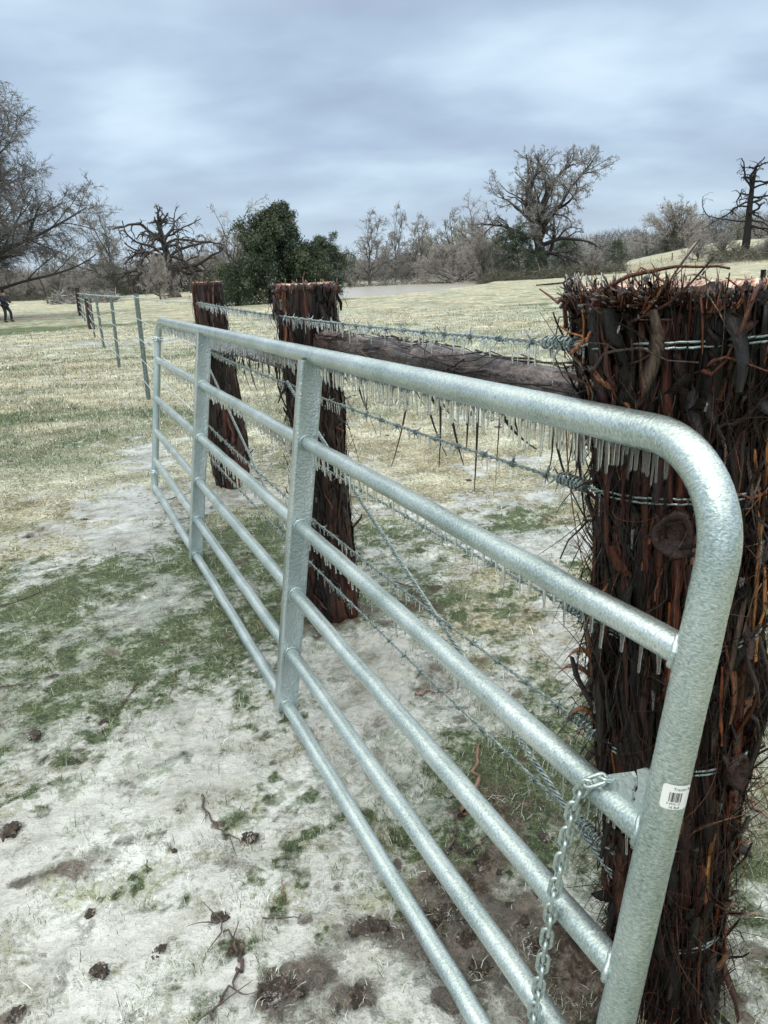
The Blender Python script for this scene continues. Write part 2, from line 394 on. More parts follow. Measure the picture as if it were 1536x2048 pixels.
def height(x, y):
    r = np.hypot(x, y)
    az = x / np.maximum(y, 1e-3)
    hill = 7.2 * sstep(.22, .48, np.where(y > 0, az, 0)) * sstep(75, 270, r) * (y > 0)
    roll = (fbm(x * .03, y * .03, 2, 5) - .5) * .9 * sstep(30, 90, r) * sstep(300, 120, r)
    near = (fbm(x * 1.3, y * 1.3, 3, 1) - .5) * .035 + (fbm(x * 6, y * 6, 4, 2) - .5) * .042 + (fbm(x * 22, y * 22, 2, 4) - .5) * .012 * sstep(6, 3, r)
    ice, green, mud = masks(x, y) if np.max(r) < 60 or True else (0, 0, 0)
    cl = (fbm(x * 17, y * 17, 3, 61) - .45)
    near = near * (1 - .35 * ice * (1 - mud)) + np.clip(cl, 0, 1) * .09 * mud
    rough = near * sstep(60, 20, r) + (fbm(x * .8, y * .8, 3, 3) - .5) * .16 * sstep(6, 25, r)
    d = pond_d(x, y)
    base = hill + roll * sstep(0, 14, -d) + rough
    return base * sstep(-1.0, -3., d) * 1.0 + np.where(d > -3., -1.0 * sstep(-2.2, 1.5, d), 0)
WATER_Z = -.30

def build_ground():
    front = np.radians(np.arange(-46, 46.01, .2)); back = np.radians(np.arange(48, 312.1, 6.0))
    ang = np.concatenate([front, back])                 # measured from +Y, clockwise
    rr = [.15]
    while rr[-1] < 2600:
        q = rr[-1]; rr.append(q * (1.02 if q < .8 else 1.0048 if q < 60 else 1.012 if q < 400 else 1.08))
    rr = np.array(rr)
    A, R_ = np.meshgrid(ang, rr)
    x = np.sin(A) * R_; y = np.cos(A) * R_
    z = height(x, y); ice, green, mud = masks(x, y)
    nr, na = A.shape
    v = np.c_[x.ravel(), y.ravel(), z.ravel()]
    i = np.arange(nr - 1)[:, None] * na; j = np.arange(na); j2 = (j + 1) % na
    f = np.stack([i + j, i + na + j, i + na + j2, i + j2], -1).reshape(-1, 4)
    mb = MB(); mb.add(v, f, np.c_[ice.ravel(), green.ravel(), mud.ravel()])
    c = len(v); mb.add(np.array([[0, 0, 0.]]), np.zeros((0, 4), int))
    mb.f[3] = [np.stack([np.full(na, c), j, j2], -1)]
    m, n, b = mat('icy_pasture')
    at = nd(n, 'ShaderNodeAttribute', attribute_name='col'); s = nd(n, 'ShaderNodeSeparateColor'); n.links.new(at.outputs['Color'], s.inputs[0])
    P_ = mapped(n, (1, 1, 1))
    f1 = noise(n, 9, 6, .65, P_); f2 = noise(n, 45, 5, .7, P_); f3 = noise(n, .25, 5, .6, P_); f4 = noise(n, 2.2, 6, .65, P_, .4); f5 = noise(n, 160, 3, .7, P_)
    # dry winter grass
    dry = rampo(n, math_(n, 'MULTIPLY_ADD', f2, .6, math_(n, 'MULTIPLY', f4, .45)), [(.38, (.085, .078, .048)), (.47, (.25, .242, .175)), (.54, (.44, .435, .355)), (.62, (.78, .79, .74))])
    patch = rampo(n, f3, [(.36, (.68, .80, .68)), (.48, (.92, .95, .88)), (.62, (1.04, .98, .84))]); p2 = rampo(n, noise(n, .9, 6, .7, mapped(n, (.45, 1, 1))), [(.36, (.55, .54, .46)), (.47, (.88, .86, .80)), (.56, (1, 1, .97)), (.66, (1.2, 1.2, 1.16))]); patch = mixc(n, 1., patch, p2, 'MULTIPLY')
    dry = mixc(n, 1., dry, patch, 'MULTIPLY')
    grn = rampo(n, math_(n, 'MULTIPLY_ADD', f2, .6, math_(n, 'MULTIPLY', f1, .4)), [(.38, (.025, .035, .018)), (.5, (.075, .115, .045)), (.6, (.16, .20, .09)), (.7, (.34, .37, .24))])
    gm = math_(n, 'MULTIPLY_ADD', math_(n, 'SUBTRACT', f4, .5), 1.1, s.outputs[1], True)
    gmr = rampo(n, gm, [(.18, (0,) * 3), (.55, (1,) * 3)])
    col = mixc(n, gmr, dry, grn)
    mudc = rampo(n, math_(n, 'MULTIPLY_ADD', f2, .5, math_(n, 'MULTIPLY', f1, .5)), [(.38, (.014, .010, .007)), (.5, (.060, .041, .027)), (.62, (.17, .125, .09))])
    mm = math_(n, 'MULTIPLY_ADD', math_(n, 'SUBTRACT', f1, .5), 1.5, math_(n, 'MULTIPLY_ADD', math_(n, 'SUBTRACT', f2, .5), .9, s.outputs[2]), True)
    mmr = rampo(n, mm, [(.30, (0,) * 3), (.62, (1,) * 3)])
    col = mixc(n, mmr, col, mudc)
    icc = rampo(n, math_(n, 'MULTIPLY_ADD', f4, .6, math_(n, 'MULTIPLY_ADD', f1, .35, math_(n, 'MULTIPLY', f2, .15))), [(.39, (.15, .145, .11)), (.455, (.30, .305, .265)), (.53, (.45, .465, .44)), (.68, (.71, .75, .745))])
    f6 = noise(n, 26, 7, .72, P_, .8)
    under = rampo(n, math_(n, 'MULTIPLY_ADD', math_(n, 'SUBTRACT', f6, .5), 2.2, math_(n, 'MULTIPLY_ADD', gm, .55, math_(n, 'MULTIPLY_ADD', f4, .9, -.40))), [(.22, (0,) * 3), (.62, (1,) * 3)])
    uc = rampo(n, f1, [(.4, (.10, .095, .07)), (.55, (.14, .19, .12)), (.7, (.24, .25, .18))])
    icg = mixc(n, math_(n, 'MULTIPLY', under, .78), icc, uc)
    im = math_(n, 'MULTIPLY_ADD', math_(n, 'SUBTRACT', f1, .5), 1.9, math_(n, 'MULTIPLY_ADD', math_(n, 'SUBTRACT', f2, .5), 1.5, s.outputs[0]), True)
    imr = rampo(n, im, [(.28, (0,) * 3), (.62, (1,) * 3)])
    imr = math_(n, 'MULTIPLY', imr, math_(n, 'SUBTRACT', 1.0, math_(n, 'MULTIPLY', mmr, .85)))
    col = mixc(n, imr, col, icg)
    # frost grains
    fr = rampo(n, f5, [(.60, (0,) * 3), (.68, (1,) * 3)])
    col = mixc(n, math_(n, 'MULTIPLY', fr, math_(n, 'MULTIPLY_ADD', mmr, -.32, .5)), col, (.78, .80, .80))
    n.links.new(col, b.inputs['Base Color'])
    rg = math_(n, 'MULTIPLY_ADD', imr, -.50, .78); n.links.new(rg, b.inputs['Roughness'])
    wav = noise(n, 22, 5, .6, mapped(n, (.8, 1.9, 1)), 1.2)
    dryh = math_(n, 'MULTIPLY', f2, math_(n, 'MULTIPLY_ADD', imr, -.75, 1.0))
    k = bump(n, None, dryh, .8, .035); k = bump(n, None, wav, .45, .03, k); bump(n, b, f1, .6, .06, k)
    n.links.new(math_(n, 'MULTIPLY', imr, .85), b.inputs['Coat Weight']); b.inputs['Coat Roughness'].default_value = .13; b.inputs['Coat IOR'].default_value = 1.33
    kc = bump(n, None, noise(n, 6, 3, .5, P_, .6), .5, .05); n.links.new(kc, b.inputs['Coat Normal'])
    g = mb.build('ground', m, org=np.zeros(3)); tag(g, kind='structure')
    # pond
    mb = MB(); a = np.linspace(0, 2 * PI, 64, endpoint=False)
    mb.add([(3 + 36 * math.cos(t), 148 + 92 * math.sin(t), WATER_Z) for t in a] + [(3, 148, WATER_Z)], [[i, (i + 1) % 64, 64] for i in range(64)])
    m, n, b = mat('pond_water'); b.inputs['Base Color'].default_value = (.40, .38, .33, 1); b.inputs['Roughness'].default_value = .22; b.inputs['IOR'].default_value = 1.333
    bump(n, b, noise(n, 1.6, 3, .5, mapped(n, (1, 2.5, 1))), .35, .12)
    p = mb.build('pond_water', m, org=np.zeros(3)); tag(p, kind='structure')
build_ground()
def gz(x, y): return float(height(np.array([float(x)]), np.array([float(y)]))[0])

# ------------------------------------------------------------------ grass
GREENS = np.array([(.045, .075, .025), (.08, .125, .038), (.13, .18, .06), (.055, .07, .035), (.17, .19, .085)])
DRYS = np.array([(.26, .25, .17), (.46, .435, .34), (.17, .15, .10), (.68, .68, .61), (.20, .25, .14), (.84, .88, .85)])
def blades(mb, x, y, z, h, wd, lean, col):
    N = len(x); a = rng.uniform(0, 2 * PI, N); b = rng.uniform(0, 2 * PI, N)
    base = np.c_[x, y, z - .004]
    side = np.c_[np.cos(a), np.sin(a), np.zeros(N)] * wd[:, None] / 2
    dl = np.c_[np.cos(b), np.sin(b), np.zeros(N)] * (np.sin(lean) * h)[:, None]
    up = np.c_[np.zeros(N), np.zeros(N), np.cos(lean) * h]
    mid = base + dl * .35 + up * .62; tip = base + dl + up * rng.uniform(.7, 1., N)[:, None]
    v = np.stack([base - side, base + side, mid + side * .7, mid - side * .7, tip], 1).reshape(-1, 3)
    i = np.arange(N)[:, None] * 5
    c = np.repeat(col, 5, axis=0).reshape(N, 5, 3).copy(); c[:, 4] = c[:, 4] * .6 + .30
    n0 = mb.n
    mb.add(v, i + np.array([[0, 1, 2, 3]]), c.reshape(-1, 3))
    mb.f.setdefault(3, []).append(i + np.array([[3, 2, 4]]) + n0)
def build_grass():
    N = 520000
    r = np.exp(rng.uniform(np.log(.95), np.log(34), N)); a = np.radians(rng.uniform(-42, 42, N))
    x = np.sin(a) * r; y = np.cos(a) * r
    ice, green, mud = masks(x, y)
    clump = fbm(x * 14, y * 14, 3, 71)
    dens = np.clip(1.05 - 1.45 * ice - .8 * mud, .05, 1) * np.where(r < 6, sstep(.30, .62, clump), 1)
    isg = rng.random(N) < np.clip(green * 1.15 + np.where(r < 4, .12, .05), 0, .92)
    dens = np.where(isg, np.maximum(dens, .45 * green * sstep(.42, .58, clump)), dens); dens = np.maximum(dens, .5 * sstep(.60, .70, clump) * (r < 4.5))
    keep = rng.random(N) < dens
    x, y, r, isg, green, ice = (q[keep] for q in (x, y, r, isg, green, ice))
    n = len(x)
    z = height(x, y)
    col = np.where(isg[:, None], GREENS[rng.integers(0, len(GREENS), n)], DRYS[rng.integers(0, len(DRYS), n)]) * rng.uniform(.7, 1.25, n)[:, None]
    frost = rng.random(n) < np.where(isg, .10, .2)
    col = np.where(frost[:, None], col * .3 + np.array([.55, .58, .55]), col)
    h = rng.gamma(4, .0062, n) * (1 + .55 * isg * (ice < .4)) * np.clip(r / 7, .85, 1.7)
    wd = np.maximum(.0017, r * .00065) * rng.uniform(.7, 1.4, n)
    lean = rng.uniform(.3, 1.35, n)
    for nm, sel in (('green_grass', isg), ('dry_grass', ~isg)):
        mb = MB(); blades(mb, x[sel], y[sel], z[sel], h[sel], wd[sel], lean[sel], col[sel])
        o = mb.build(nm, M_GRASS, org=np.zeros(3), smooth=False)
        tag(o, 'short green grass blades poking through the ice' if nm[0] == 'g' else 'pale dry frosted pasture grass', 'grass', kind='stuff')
build_grass()
# ------------------------------------------------------------------ gate
G0 = np.array([-1.719, 5.3378, .035])
GD = np.array([.400531, -.91628312, -.0004]); GN = np.array([.14396741, .06250074, .98760672]); GS = np.array([-.90490237, -.3956247, .15694839])
def gp(s, h, off=0.): return G0 + GD * s + GN * h + GS * off
RAIL_H = [1.22, .9436, .6629, .4225, .2039, 0.]
SN = 4.957
R_FR, R_RAIL = .0270, .0222
def ice_profile(rs, sides=6):
    """one icicle: slightly lumpy, rounded tip"""
    K = 7
    t = np.array([0, .12, .35, .6, .82, .95, 1.])
    return t
def icicle_geo(top, length, r0, drift=None):
    N = len(top); t = np.array([0, .1, .35, .6, .82, .94, 1.]); pr = np.array([1.25, .95, .78, .70, .66, .62, .05])
    P = top[:, None, :] + np.zeros((N, 7, 3)); P[:, :, 2] -= t[None] * length[:, None]
    d = rng.normal(0, .03, (N, 2)) if drift is None else drift
    P[:, :, :2] += (t[None, :, None] * length[:, None, None]) * d[:, None, :]
    R = r0[:, None] * pr[None] * rng.uniform(.85, 1.15, (N, 7))
    return P, R
def hang_icicles(parent, top, length, r0, limit=100, m=None, sides=6, cam_sort=True):
    m = m or M_ICE
    size = length * r0 / (depth(top) ** 2)
    order = np.argsort(-size)
    P, R = icicle_geo(top, length, r0)
    for k in order[:limit]:
        mb = MB(); addtubes(mb, P[k:k + 1], R[k:k + 1], 8); part(mb, 'icicle', m, parent)
    rest = order[limit:]
    if len(rest):
        mb = MB(); addtubes(mb, P[rest], R[rest], 5); o = part(mb, 'icicle_fringe', m, parent); o['kind'] = 'stuff'
gate = thing('farm_gate', 'galvanised steel tube farm gate glazed with ice leaning on the shaggy cedar posts', 'gate', gp(0, 0))
def build_gate():
    rb = .145
    def corner(s, h, ds, dh):
        c = np.array([s + ds * rb, h + dh * rb]); out = []
        a0 = math.atan2(0, -ds); a1 = math.atan2(-dh, 0)
        for t in np.linspace(0, 1, 44):
            # from the stile side to the rail side
            v = np.array([-ds * math.cos(t * PI / 2), -dh * math.sin(t * PI / 2)]); out.append(c + v * rb)
        return out
    path = []
    path += corner(0, 1.22, 1, -1)
    path += [np.array([s, 1.22]) for s in np.linspace(rb + .05, SN - rb - .05, 40)]
    path += corner(SN, 1.22, -1, -1)[::-1]
    path += [np.array([SN, h]) for h in np.linspace(1.22 - rb - .04, rb * .6 + .03, 16)]
    path += [np.array([SN - .01, .02])]
    pts = smoothline([gp(s, h) for s, h in path], 420, 2)
    mb = MB(); addtubes(mb, pts, R_FR * (1 + .018 * (vn(np.arange(len(pts)) * .5, np.zeros(len(pts)), 3) - .5)), 40, ref=GS); part(mb, 'frame_tube', M_GALV, gate)
    mb = MB(); addtubes(mb, np.array([gp(0, h) for h in np.linspace(1.22 - rb, 0, 14)]), R_FR * .96, 28, ref=GS); part(mb, 'hinge_stile', M_GALV, gate)
    for i, h in enumerate(RAIL_H[1:]):
        mb = MB(); s1 = SN - .015 if h > 0 else SN
        q = resample([gp(.01, h), gp(s1, h)], 60); q[1:-1] += rng.normal(0, .0006, (58, 3))
        addtubes(mb, q, R_RAIL * (1 + rng.normal(0, .01, 60)), 28, ref=GS)
        # weld bead against the near stile
        th = np.linspace(0, 2 * PI, 25)[:-1]
        wd = np.array([gp(SN - R_FR * math.cos(math.asin(min(1, abs(math.cos(t)) * R_RAIL / R_FR))) - .001, h + math.sin(t) * (R_RAIL + .0015), math.cos(t) * (R_RAIL + .0015)) for t in th])
        wd += rng.normal(0, .0012, wd.shape)
        addtubes(mb, wd, rng.uniform(.0038, .0062, len(wd)), 8, closed=True)
        part(mb, 'rail', M_GALV, gate)
    for s in (1.64, 3.339):
        mb = MB(); hw, hd, zt = .036, .021, 1.22 - R_FR * .55
        prof = [(-hw, -hd), (-hw, hd), (-hw + .004, hd + .003), (-hw + .009, hd), (hw - .009, hd), (hw - .004, hd + .003), (hw, hd), (hw, -hd)]
        hs = np.linspace(-.018, zt, 60); v = []
        for hh in hs: v += [gp(s + b_, hh, a_) for a_, b_ in prof]
        n_ = len(prof)
        f = [[k * n_ + i, k * n_ + (i + 1) % n_, (k + 1) * n_ + (i + 1) % n_, (k + 1) * n_ + i] for k in range(len(hs) - 1) for i in range(n_)]
        mb.add(v, f); o = part(mb, 'upright_channel', M_PLATE, gate, smooth=False)
        for h in RAIL_H[1:]:
            wb = MB(); th = np.linspace(0, 2 * PI, 21)[:-1]
            for sg in (1,):
                wd = np.array([gp(s + sg * (hd + .002), h + math.sin(t) * (R_RAIL + .002), math.cos(t) * (R_RAIL + .002)) for t in th]) + rng.normal(0, .0007, (20, 3))
                addtubes(wb, wd, .0032, 6, closed=True)
            part(wb, 'weld_bead', M_GALV, o)
    # hinge clamps on the far stile
    for h in (1.09, .115):
        mb = MB(); a = np.linspace(0, 2 * PI, 25)[:-1]; rr_ = R_FR + .004
        for dh in (-.012, 0, .012):
            addtubes(mb, np.array([gp(rr_ * math.cos(t), h + dh, rr_ * math.sin(t)) for t in a]), .0062, 8, closed=True)
        addbox(mb, gp(.045, h, 0), GD * .018, GN * .016, GS * .004); addbox(mb, gp(.045, h, .014), GD * .018, GN * .016, GS * .004)
        hg = part(mb, 'hinge_clamp', M_GALV, gate)
        b = MB(); addtubes(b, np.array([gp(.05, h, -.025), gp(.05, h, .05)]), .006, 8); addtubes(b, np.array([gp(.05, h, .03), gp(.05, h, .04)]), .011, 6); part(b, 'bolt', M_GALV, hg)
    # slotted latch plate in the corner of the third rail and the near stile
    ol = [(4.835, .680), (4.843, .694), (4.868, .714), (4.893, .733), (4.900, .728), (4.9035, .716), (4.9005, .705), (4.9045, .698), (4.9015, .690), (4.907, .689), (4.910, .698), (4.9065, .706), (4.9105, .716), (4.906, .733), (4.902, .742), (4.912, .751), (4.945, .760), (4.945, .680)]
    bm = bmesh.new(); vv = [bm.verts.new(gp(s, h, -.003)) for s, h in ol]; fc = bm.faces.new(vv)
    ex = bmesh.ops.extrude_face_region(bm, geom=[fc]); bmesh.ops.translate(bm, vec=Vector(GS * .006), verts=[e for e in ex['geom'] if isinstance(e, bmesh.types.BMVert)])
    bmesh.ops.recalc_face_normals(bm, faces=bm.faces); bmesh.ops.translate(bm, vec=Vector(-gp(0, 0)), verts=bm.verts)
    me = bpy.data.meshes.new('latch_plate'); bm.to_mesh(me); bm.free(); me.materials.append(M_PLATE)
    o = bpy.data.objects.new('latch_plate', me); COL.objects.link(o); o.parent = gate
    # price sticker on the near stile
    rs = R_FR + .0009; a0, a1, h0, h1 = math.radians(26), math.radians(112), .734, .771
    def cyl(u, v, lift=0.): return gp(SN, v) + (rs + lift) * (GS * math.cos(u) + GD * math.sin(u))
    def patch(u0, u1, v0, v1, lift, nu=24, rc=0.):
        mb = MB(); vs_ = []
        for i in range(nu + 1):
            u = u0 + (u1 - u0) * i / nu
            e = min(i, nu - i) / nu * (u1 - u0) * rs
            c = rc - math.sqrt(max(0, rc * rc - (rc - min(e, rc)) ** 2)) if rc else 0
            vs_ += [cyl(u, v0 + c, lift), cyl(u, v1 - c, lift)]
        mb.add(vs_, [[2 * i, 2 * i + 2, 2 * i + 3, 2 * i + 1] for i in range(nu)]); return mb
    mst = plain('sticker_paper', (.80, .83, .82), .35, coat=.5); mik = plain('sticker_ink', (.02, .02, .022), .5)
    st = part(patch(a0, a1, h0, h1, 0, 40, .005), 'barcode_sticker', mst, gate)
    bars = MB(); u = a0 + .36; pat = [2, 1, 1, 3, 1, 2, 1, 1, 4, 1, 2, 2, 1, 1, 1, 3, 2, 1, 1, 2, 3, 1, 1, 1, 2, 2, 1, 3, 1, 1, 2, 1, 1, 2]
    for i, p_ in enumerate(pat):
        wdt = p_ * .0118
        if i % 2 == 0:
            q = patch(u, u + wdt, .7455, .7600, .0003, 3); bars.add(np.concatenate(q.v), np.concatenate(q.f[4]))
        u += wdt
    part(bars, 'barcode', mik, st)
    def txt(s, u0, v0, size, name):
        cu = bpy.data.curves.new('t', 'FONT'); cu.body = s; cu.size = size; cu.resolution_u = 2
        ob = bpy.data.objects.new('t', cu); COL.objects.link(ob); dg = bpy.context.evaluated_depsgraph_get()
        me_ = bpy.data.meshes.new_from_object(ob.evaluated_get(dg)); bpy.data.objects.remove(ob)
        vts = np.array([v.co[:] for v in me_.vertices]); org = gp(0, 0)
        for v in me_.vertices:
            v.co = Vector(cyl(u0 + v.co.x / rs, v0 + v.co.y, .0003) - org)
        me_.materials.clear(); me_.materials.append(mik)
        o = bpy.data.objects.new(name, me_); COL.objects.link(o); o.parent = st
    txt('Tractor Su', a0 + .5, .7630, .0062, 'lettering')
    txt('0 49201 57', a0 + .30, .7412, .0042, 'lettering'); txt('16 Bull', a0 + .42, .7355, .0055, 'lettering')
    # icicles under every tube
    T, Ln, R0 = [], [], []
    for i, h in enumerate(RAIL_H[:-1]):
        rr_ = R_FR if i == 0 else R_RAIL
        s = .15
        while s < SN - (.13 if i == 0 else .04):
            dns = vn(np.array([s * 1.7 + i * 9]), np.array([i * 3.3]), 91)[0]
            s += rng.uniform(.006, .0125) * (1 if i == 0 else 1.25 + 2.2 * (dns > .55) + (1.3 if i > 2 else 0)) * (1.15 if s > 4 else 1)
            if min(abs(s - 1.64), abs(s - 3.339)) < .024: continue
            p = gp(s, h) - np.array([0, 0, rr_ * .93])
            T.append(p + GS * rng.normal(0, .002)); sc = (1, .85, .8, .55, .35)[i]
            Ln.append(min(.060, max(.008, rng.gamma(9, .0047) * sc * (.75 + .5 * dns)))); R0.append(rng.uniform(.0022, .0043) * (1 if i < 3 else .8))
    hang_icicles(gate, np.array(T), np.array(Ln), np.array(R0), 98)
build_gate()

# ------------------------------------------------------------------ chain
def build_chain():
    t = thing('steel_chain', 'short galvanised chain looped over the gate rail beside the slotted plate', 'chain', gp(4.82, .7, .04))
    path = [(4.862, .650, -.034), (4.862, .668, -.034), (4.858, .693, -.012), (4.850, .697, .010), (4.838, .683, .030), (4.827, .655, .0345), (4.822, .60, .034), (4.819, .52, .034), (4.819, .44, .036), (4.820, .40, .035), (4.822, .32, .034), (4.824, .22, .036), (4.826, .15, .034), (4.828, .06, .034), (4.830, -.02, .034)]
    p = smoothline([gp(*q) for q in path], 400, 3); dl = np.r_[0, np.cumsum(np.linalg.norm(np.diff(p, axis=0), axis=1))]
    pitch = .0245; n = int(dl[-1] / pitch)
    m = plain('bright_chain_steel', (.42, .50, .49), .28, .75, 200, .3, .6)
    for k in range(n):
        d0, d1 = k * pitch, (k + 1) * pitch
        a = np.array([np.interp(d0, dl, p[:, i]) for i in range(3)]); b = np.array([np.interp(d1, dl, p[:, i]) for i in range(3)])
        c = (a + b) / 2; ax = (b - a) / np.linalg.norm(b - a)
        u = np.cross(ax, GS); u /= np.linalg.norm(u); w_ = np.cross(ax, u)
        th = math.radians((38 if k % 2 else -48) + random.uniform(-12, 12)); sd_ = u * math.cos(th) + w_ * math.sin(th)
        L2, W2 = .0092, .0082; q = []
        for tt in np.linspace(-PI / 2, PI / 2, 9): q.append(c + ax * (L2 + W2 * math.cos(tt)) + sd_ * W2 * math.sin(tt))
        for tt in np.linspace(PI / 2, 3 * PI / 2, 9): q.append(c + ax * (-L2 + W2 * math.cos(tt)) + sd_ * W2 * math.sin(tt))
        mb = MB(); addtubes(mb, np.array(q), .0036, 10, ref=np.cross(ax, sd_), closed=True); part(mb, 'chain_link', m, t)
    T = np.array([p[int(f * 399)] - [0, 0, .01] for f in (.3, .45, .62)]); hang_icicles(t, T, np.array([.02, .015, .02]), np.full(3, .003))
build_chain()

# ------------------------------------------------------------------ cedar posts
BARKC = np.array([(.006, .004, .004), (.011, .006, .005), (.026, .010, .008), (.055, .016, .009), (.095, .032, .016), (.20, .080, .036), (.12, .085, .065), (.03, .02, .016)])
def keep_clear(P, R=.034):
    """push bark off the gate's own plane where the gate leans on the post"""
    d = -((P - G0) @ GS); h = (P - G0) @ GN; s_ = (P - G0) @ GD
    m = (h < 1.27) & (h > -.2) & (d < R) & (s_ > -.1) & (s_ < SN + .08)
    P = P - GS * np.where(m, np.minimum(R - d, .12), 0)[..., None]
    return P
def nrm3(v): return v / np.linalg.norm(v)
def cedar_post(label, base, top, prof, seed, nstrip, nfib, ntuft, sides=150, rings=150, big=False, pc=None, knots=()):
    global rng
    rng_ = np.random.default_rng(seed); base = np.array(base, float); top = np.array(top, float)
    t = thing('cedar_post', label, 'fence post', base)
    H = top[2] - base[2]
    def axis(z): return base + (top - base) * ((z - base[2]) / H)[..., None]
    zk = np.array([a for a, _ in prof]); rk = np.array([b for _, b in prof])
    def rad(th, z):
        tx = np.cos(th) * 3; ty = np.sin(th) * 3
        lob = (fbm(tx * .8 + seed, ty * .8 + z * (3.2 if big else .9), 3, seed) - .5)
        gro = fbm(th * 7 + 40 + seed, z * 1.6 + 3, 4, seed + 5) - .5; fine = fbm(th * 26 + 90, z * 4 + 3, 3, seed + 9) - .5
        wrap = sstep(0, .25, th) * sstep(2 * PI, 2 * PI - .25, th)
        return np.interp(z, zk, rk) * (1 + (.22 if big else .18) * lob) + (gro * .030 + fine * .012) * (1.0 if big else .7) * wrap
    th = np.arange(sides) / sides * 2 * PI; z = base[2] - .06 + (H + .06) * np.linspace(0, 1, rings)
    TH, Z = np.meshgrid(th, z); Rr = rad(TH, Z)
    edge = 1 - .06 * sstep(top[2] - .015, top[2], Z); Rr = Rr * edge
    C = axis(Z); P = C + np.stack([np.cos(TH) * Rr, np.sin(TH) * Rr, np.zeros_like(Z)], -1)
    P[-1, :, 2] += (vn(th * 12, th * 0 + seed, 3) - .4) * .012
    P = keep_clear(P.reshape(-1, 3)).reshape(P.shape) if big else P
    mb = MB(); k = np.arange(rings - 1)[:, None] * sides; s_ = np.arange(sides)
    f = np.stack([k + s_, k + (s_ + 1) % sides, k + sides + (s_ + 1) % sides, k + sides + s_], -1).reshape(-1, 4)
    mb.add(P.reshape(-1, 3), f)
    part(mb, 'post_log', M_CEDARWOOD, t)
    # sawn top
    mb = MB(); rg = [P[-1]]; cc = P[-1].mean(0)
    for q in (.75, .5, .25): rg.append(cc + (P[-1] - cc) * q + np.c_[np.zeros((sides, 2)), rng_.normal(0, .0015, sides)])
    v = np.concatenate(rg + [cc[None]]); f = []
    for a in range(3): f += [[a * sides + i, a * sides + (i + 1) % sides, (a + 1) * sides + (i + 1) % sides, (a + 1) * sides + i] for i in range(sides)]
    mb.add(v, f); mb.f.setdefault(3, []).append(np.array([[3 * sides + i, 3 * sides + (i + 1) % sides, 4 * sides] for i in range(sides)]))
    mt, n_, b_ = mat('sawn_end_frosted'); q = noise(n_, 60, 4, .6, mapped(n_, (1, 1, 1)))
    n_.links.new(rampo(n_, q, [(.38, (.16, .05, .025)), (.5, (.36, .17, .10)), (.6, (.66, .58, .52))]), b_.inputs['Base Color']); b_.inputs['Roughness'].default_value = .5
    part(mb, 'sawn_end', mt, t)
    # bark strips: ribbons following the log, some ends peeling away
    def camside(n):
        a = rng_.uniform(0, 2 * PI, n * 3); c = np.array([-np.sin(0), 0]); dc = np.arctan2(-base[1], -base[0])
        wt = .3 + .7 * (np.cos(a - dc) > -.3); k_ = rng_.random(n * 3) < wt; return a[k_][:n]
    th0 = camside(nstrip); n = len(th0); K = 9
    ln = rng_.gamma(3, .075 if big else .06, n); zs = base[2] + rng_.uniform(0, 1, n) * (H - .04); zs = zs
    u = np.linspace(0, 1, K)[None]
    wide = rng_.random(n) < .38
    z = np.minimum(zs[:, None] + ln[:, None] * (u - .1), top[2] + np.where(wide[:, None], rng_.uniform(-.05, -.004, (n, 1)), rng_.uniform(-.02, .02, (n, 1)))); z = np.maximum(z, base[2])
    drift = rng_.normal(0, .32, n)[:, None] * (u - .5) + rng_.normal(0, .05, (n, 1)) * np.sin(u * 6)
    TH = (th0[:, None] + drift)
    peel = (rng_.random(n) < (.30 if big else .42))[:, None] * (rng_.uniform(0, .05 if big else .06, n)[:, None]) * (np.where(rng_.random(n)[:, None] < .55, sstep(.55, 1, u), sstep(.45, 0, u)))
    off = rng_.uniform(.001, .009, (n, 1)) + peel
    Rr = rad(TH % (2 * PI), z) + off
    C = axis(z); P = C + np.stack([np.cos(TH) * Rr, np.sin(TH) * Rr, np.zeros_like(z)], -1)
    tang = np.stack([-np.sin(TH), np.cos(TH), np.zeros_like(z)], -1); nor = np.stack([np.cos(TH), np.sin(TH), np.zeros_like(z)], -1)
    wd = np.where(wide, rng_.uniform(.006, .020 if big else .014, n), rng_.uniform(.0012, .0055, n))[:, None] * (np.sin(np.clip(u, .04, .96) * PI) ** .45)
    tw = rng_.normal(0, .5, n)[:, None] * u + rng_.normal(0, .3, (n, 1))
    sdv = tang * np.cos(tw)[..., None] + nor * np.sin(tw)[..., None]
    if big: P = keep_clear(P.reshape(-1, 3)).reshape(P.shape)
    V = np.stack([P - sdv * wd[..., None], P + nor * (.0012), P + sdv * wd[..., None], P - nor * .0012], 2)   # N,K,4,3
    cw = np.array([.36, .28, .14, .08, .05, .025, .03, .035]); ci = rng_.choice(8, n, p=cw / cw.sum())
    ccol = BARKC[ci] * rng_.uniform(.6, 1.3, (n, 1))
    kk = np.arange(K - 1)[:, None] * 4; ss = np.arange(4)
    F = np.stack([kk + ss, kk + (ss + 1) % 4, kk + 4 + (ss + 1) % 4, kk + 4 + ss], -1).reshape(-1, 4)
    size = ln * wd.max(1) * np.where(np.cos(th0 - np.arctan2(-base[1], -base[0])) > -.1, 1, .05)
    od = np.argsort(-size); lim = 60
    for i_ in od[:lim]:
        mb = MB(); mb.add(V[i_].reshape(-1, 3), F, ccol[i_]); part(mb, 'bark_strip', M_BARK, t)
    r = od[lim:]; mb = MB(); mb.add(V[r].reshape(-1, 3), (F[None] + (np.arange(len(r)) * K * 4)[:, None, None]).reshape(-1, 4), np.repeat(ccol[r], K * 4, axis=0))
    # loose fibres: thin curly threads
    th0 = camside(nfib); n = len(th0); K = 8; u = np.linspace(0, 1, K)[None]
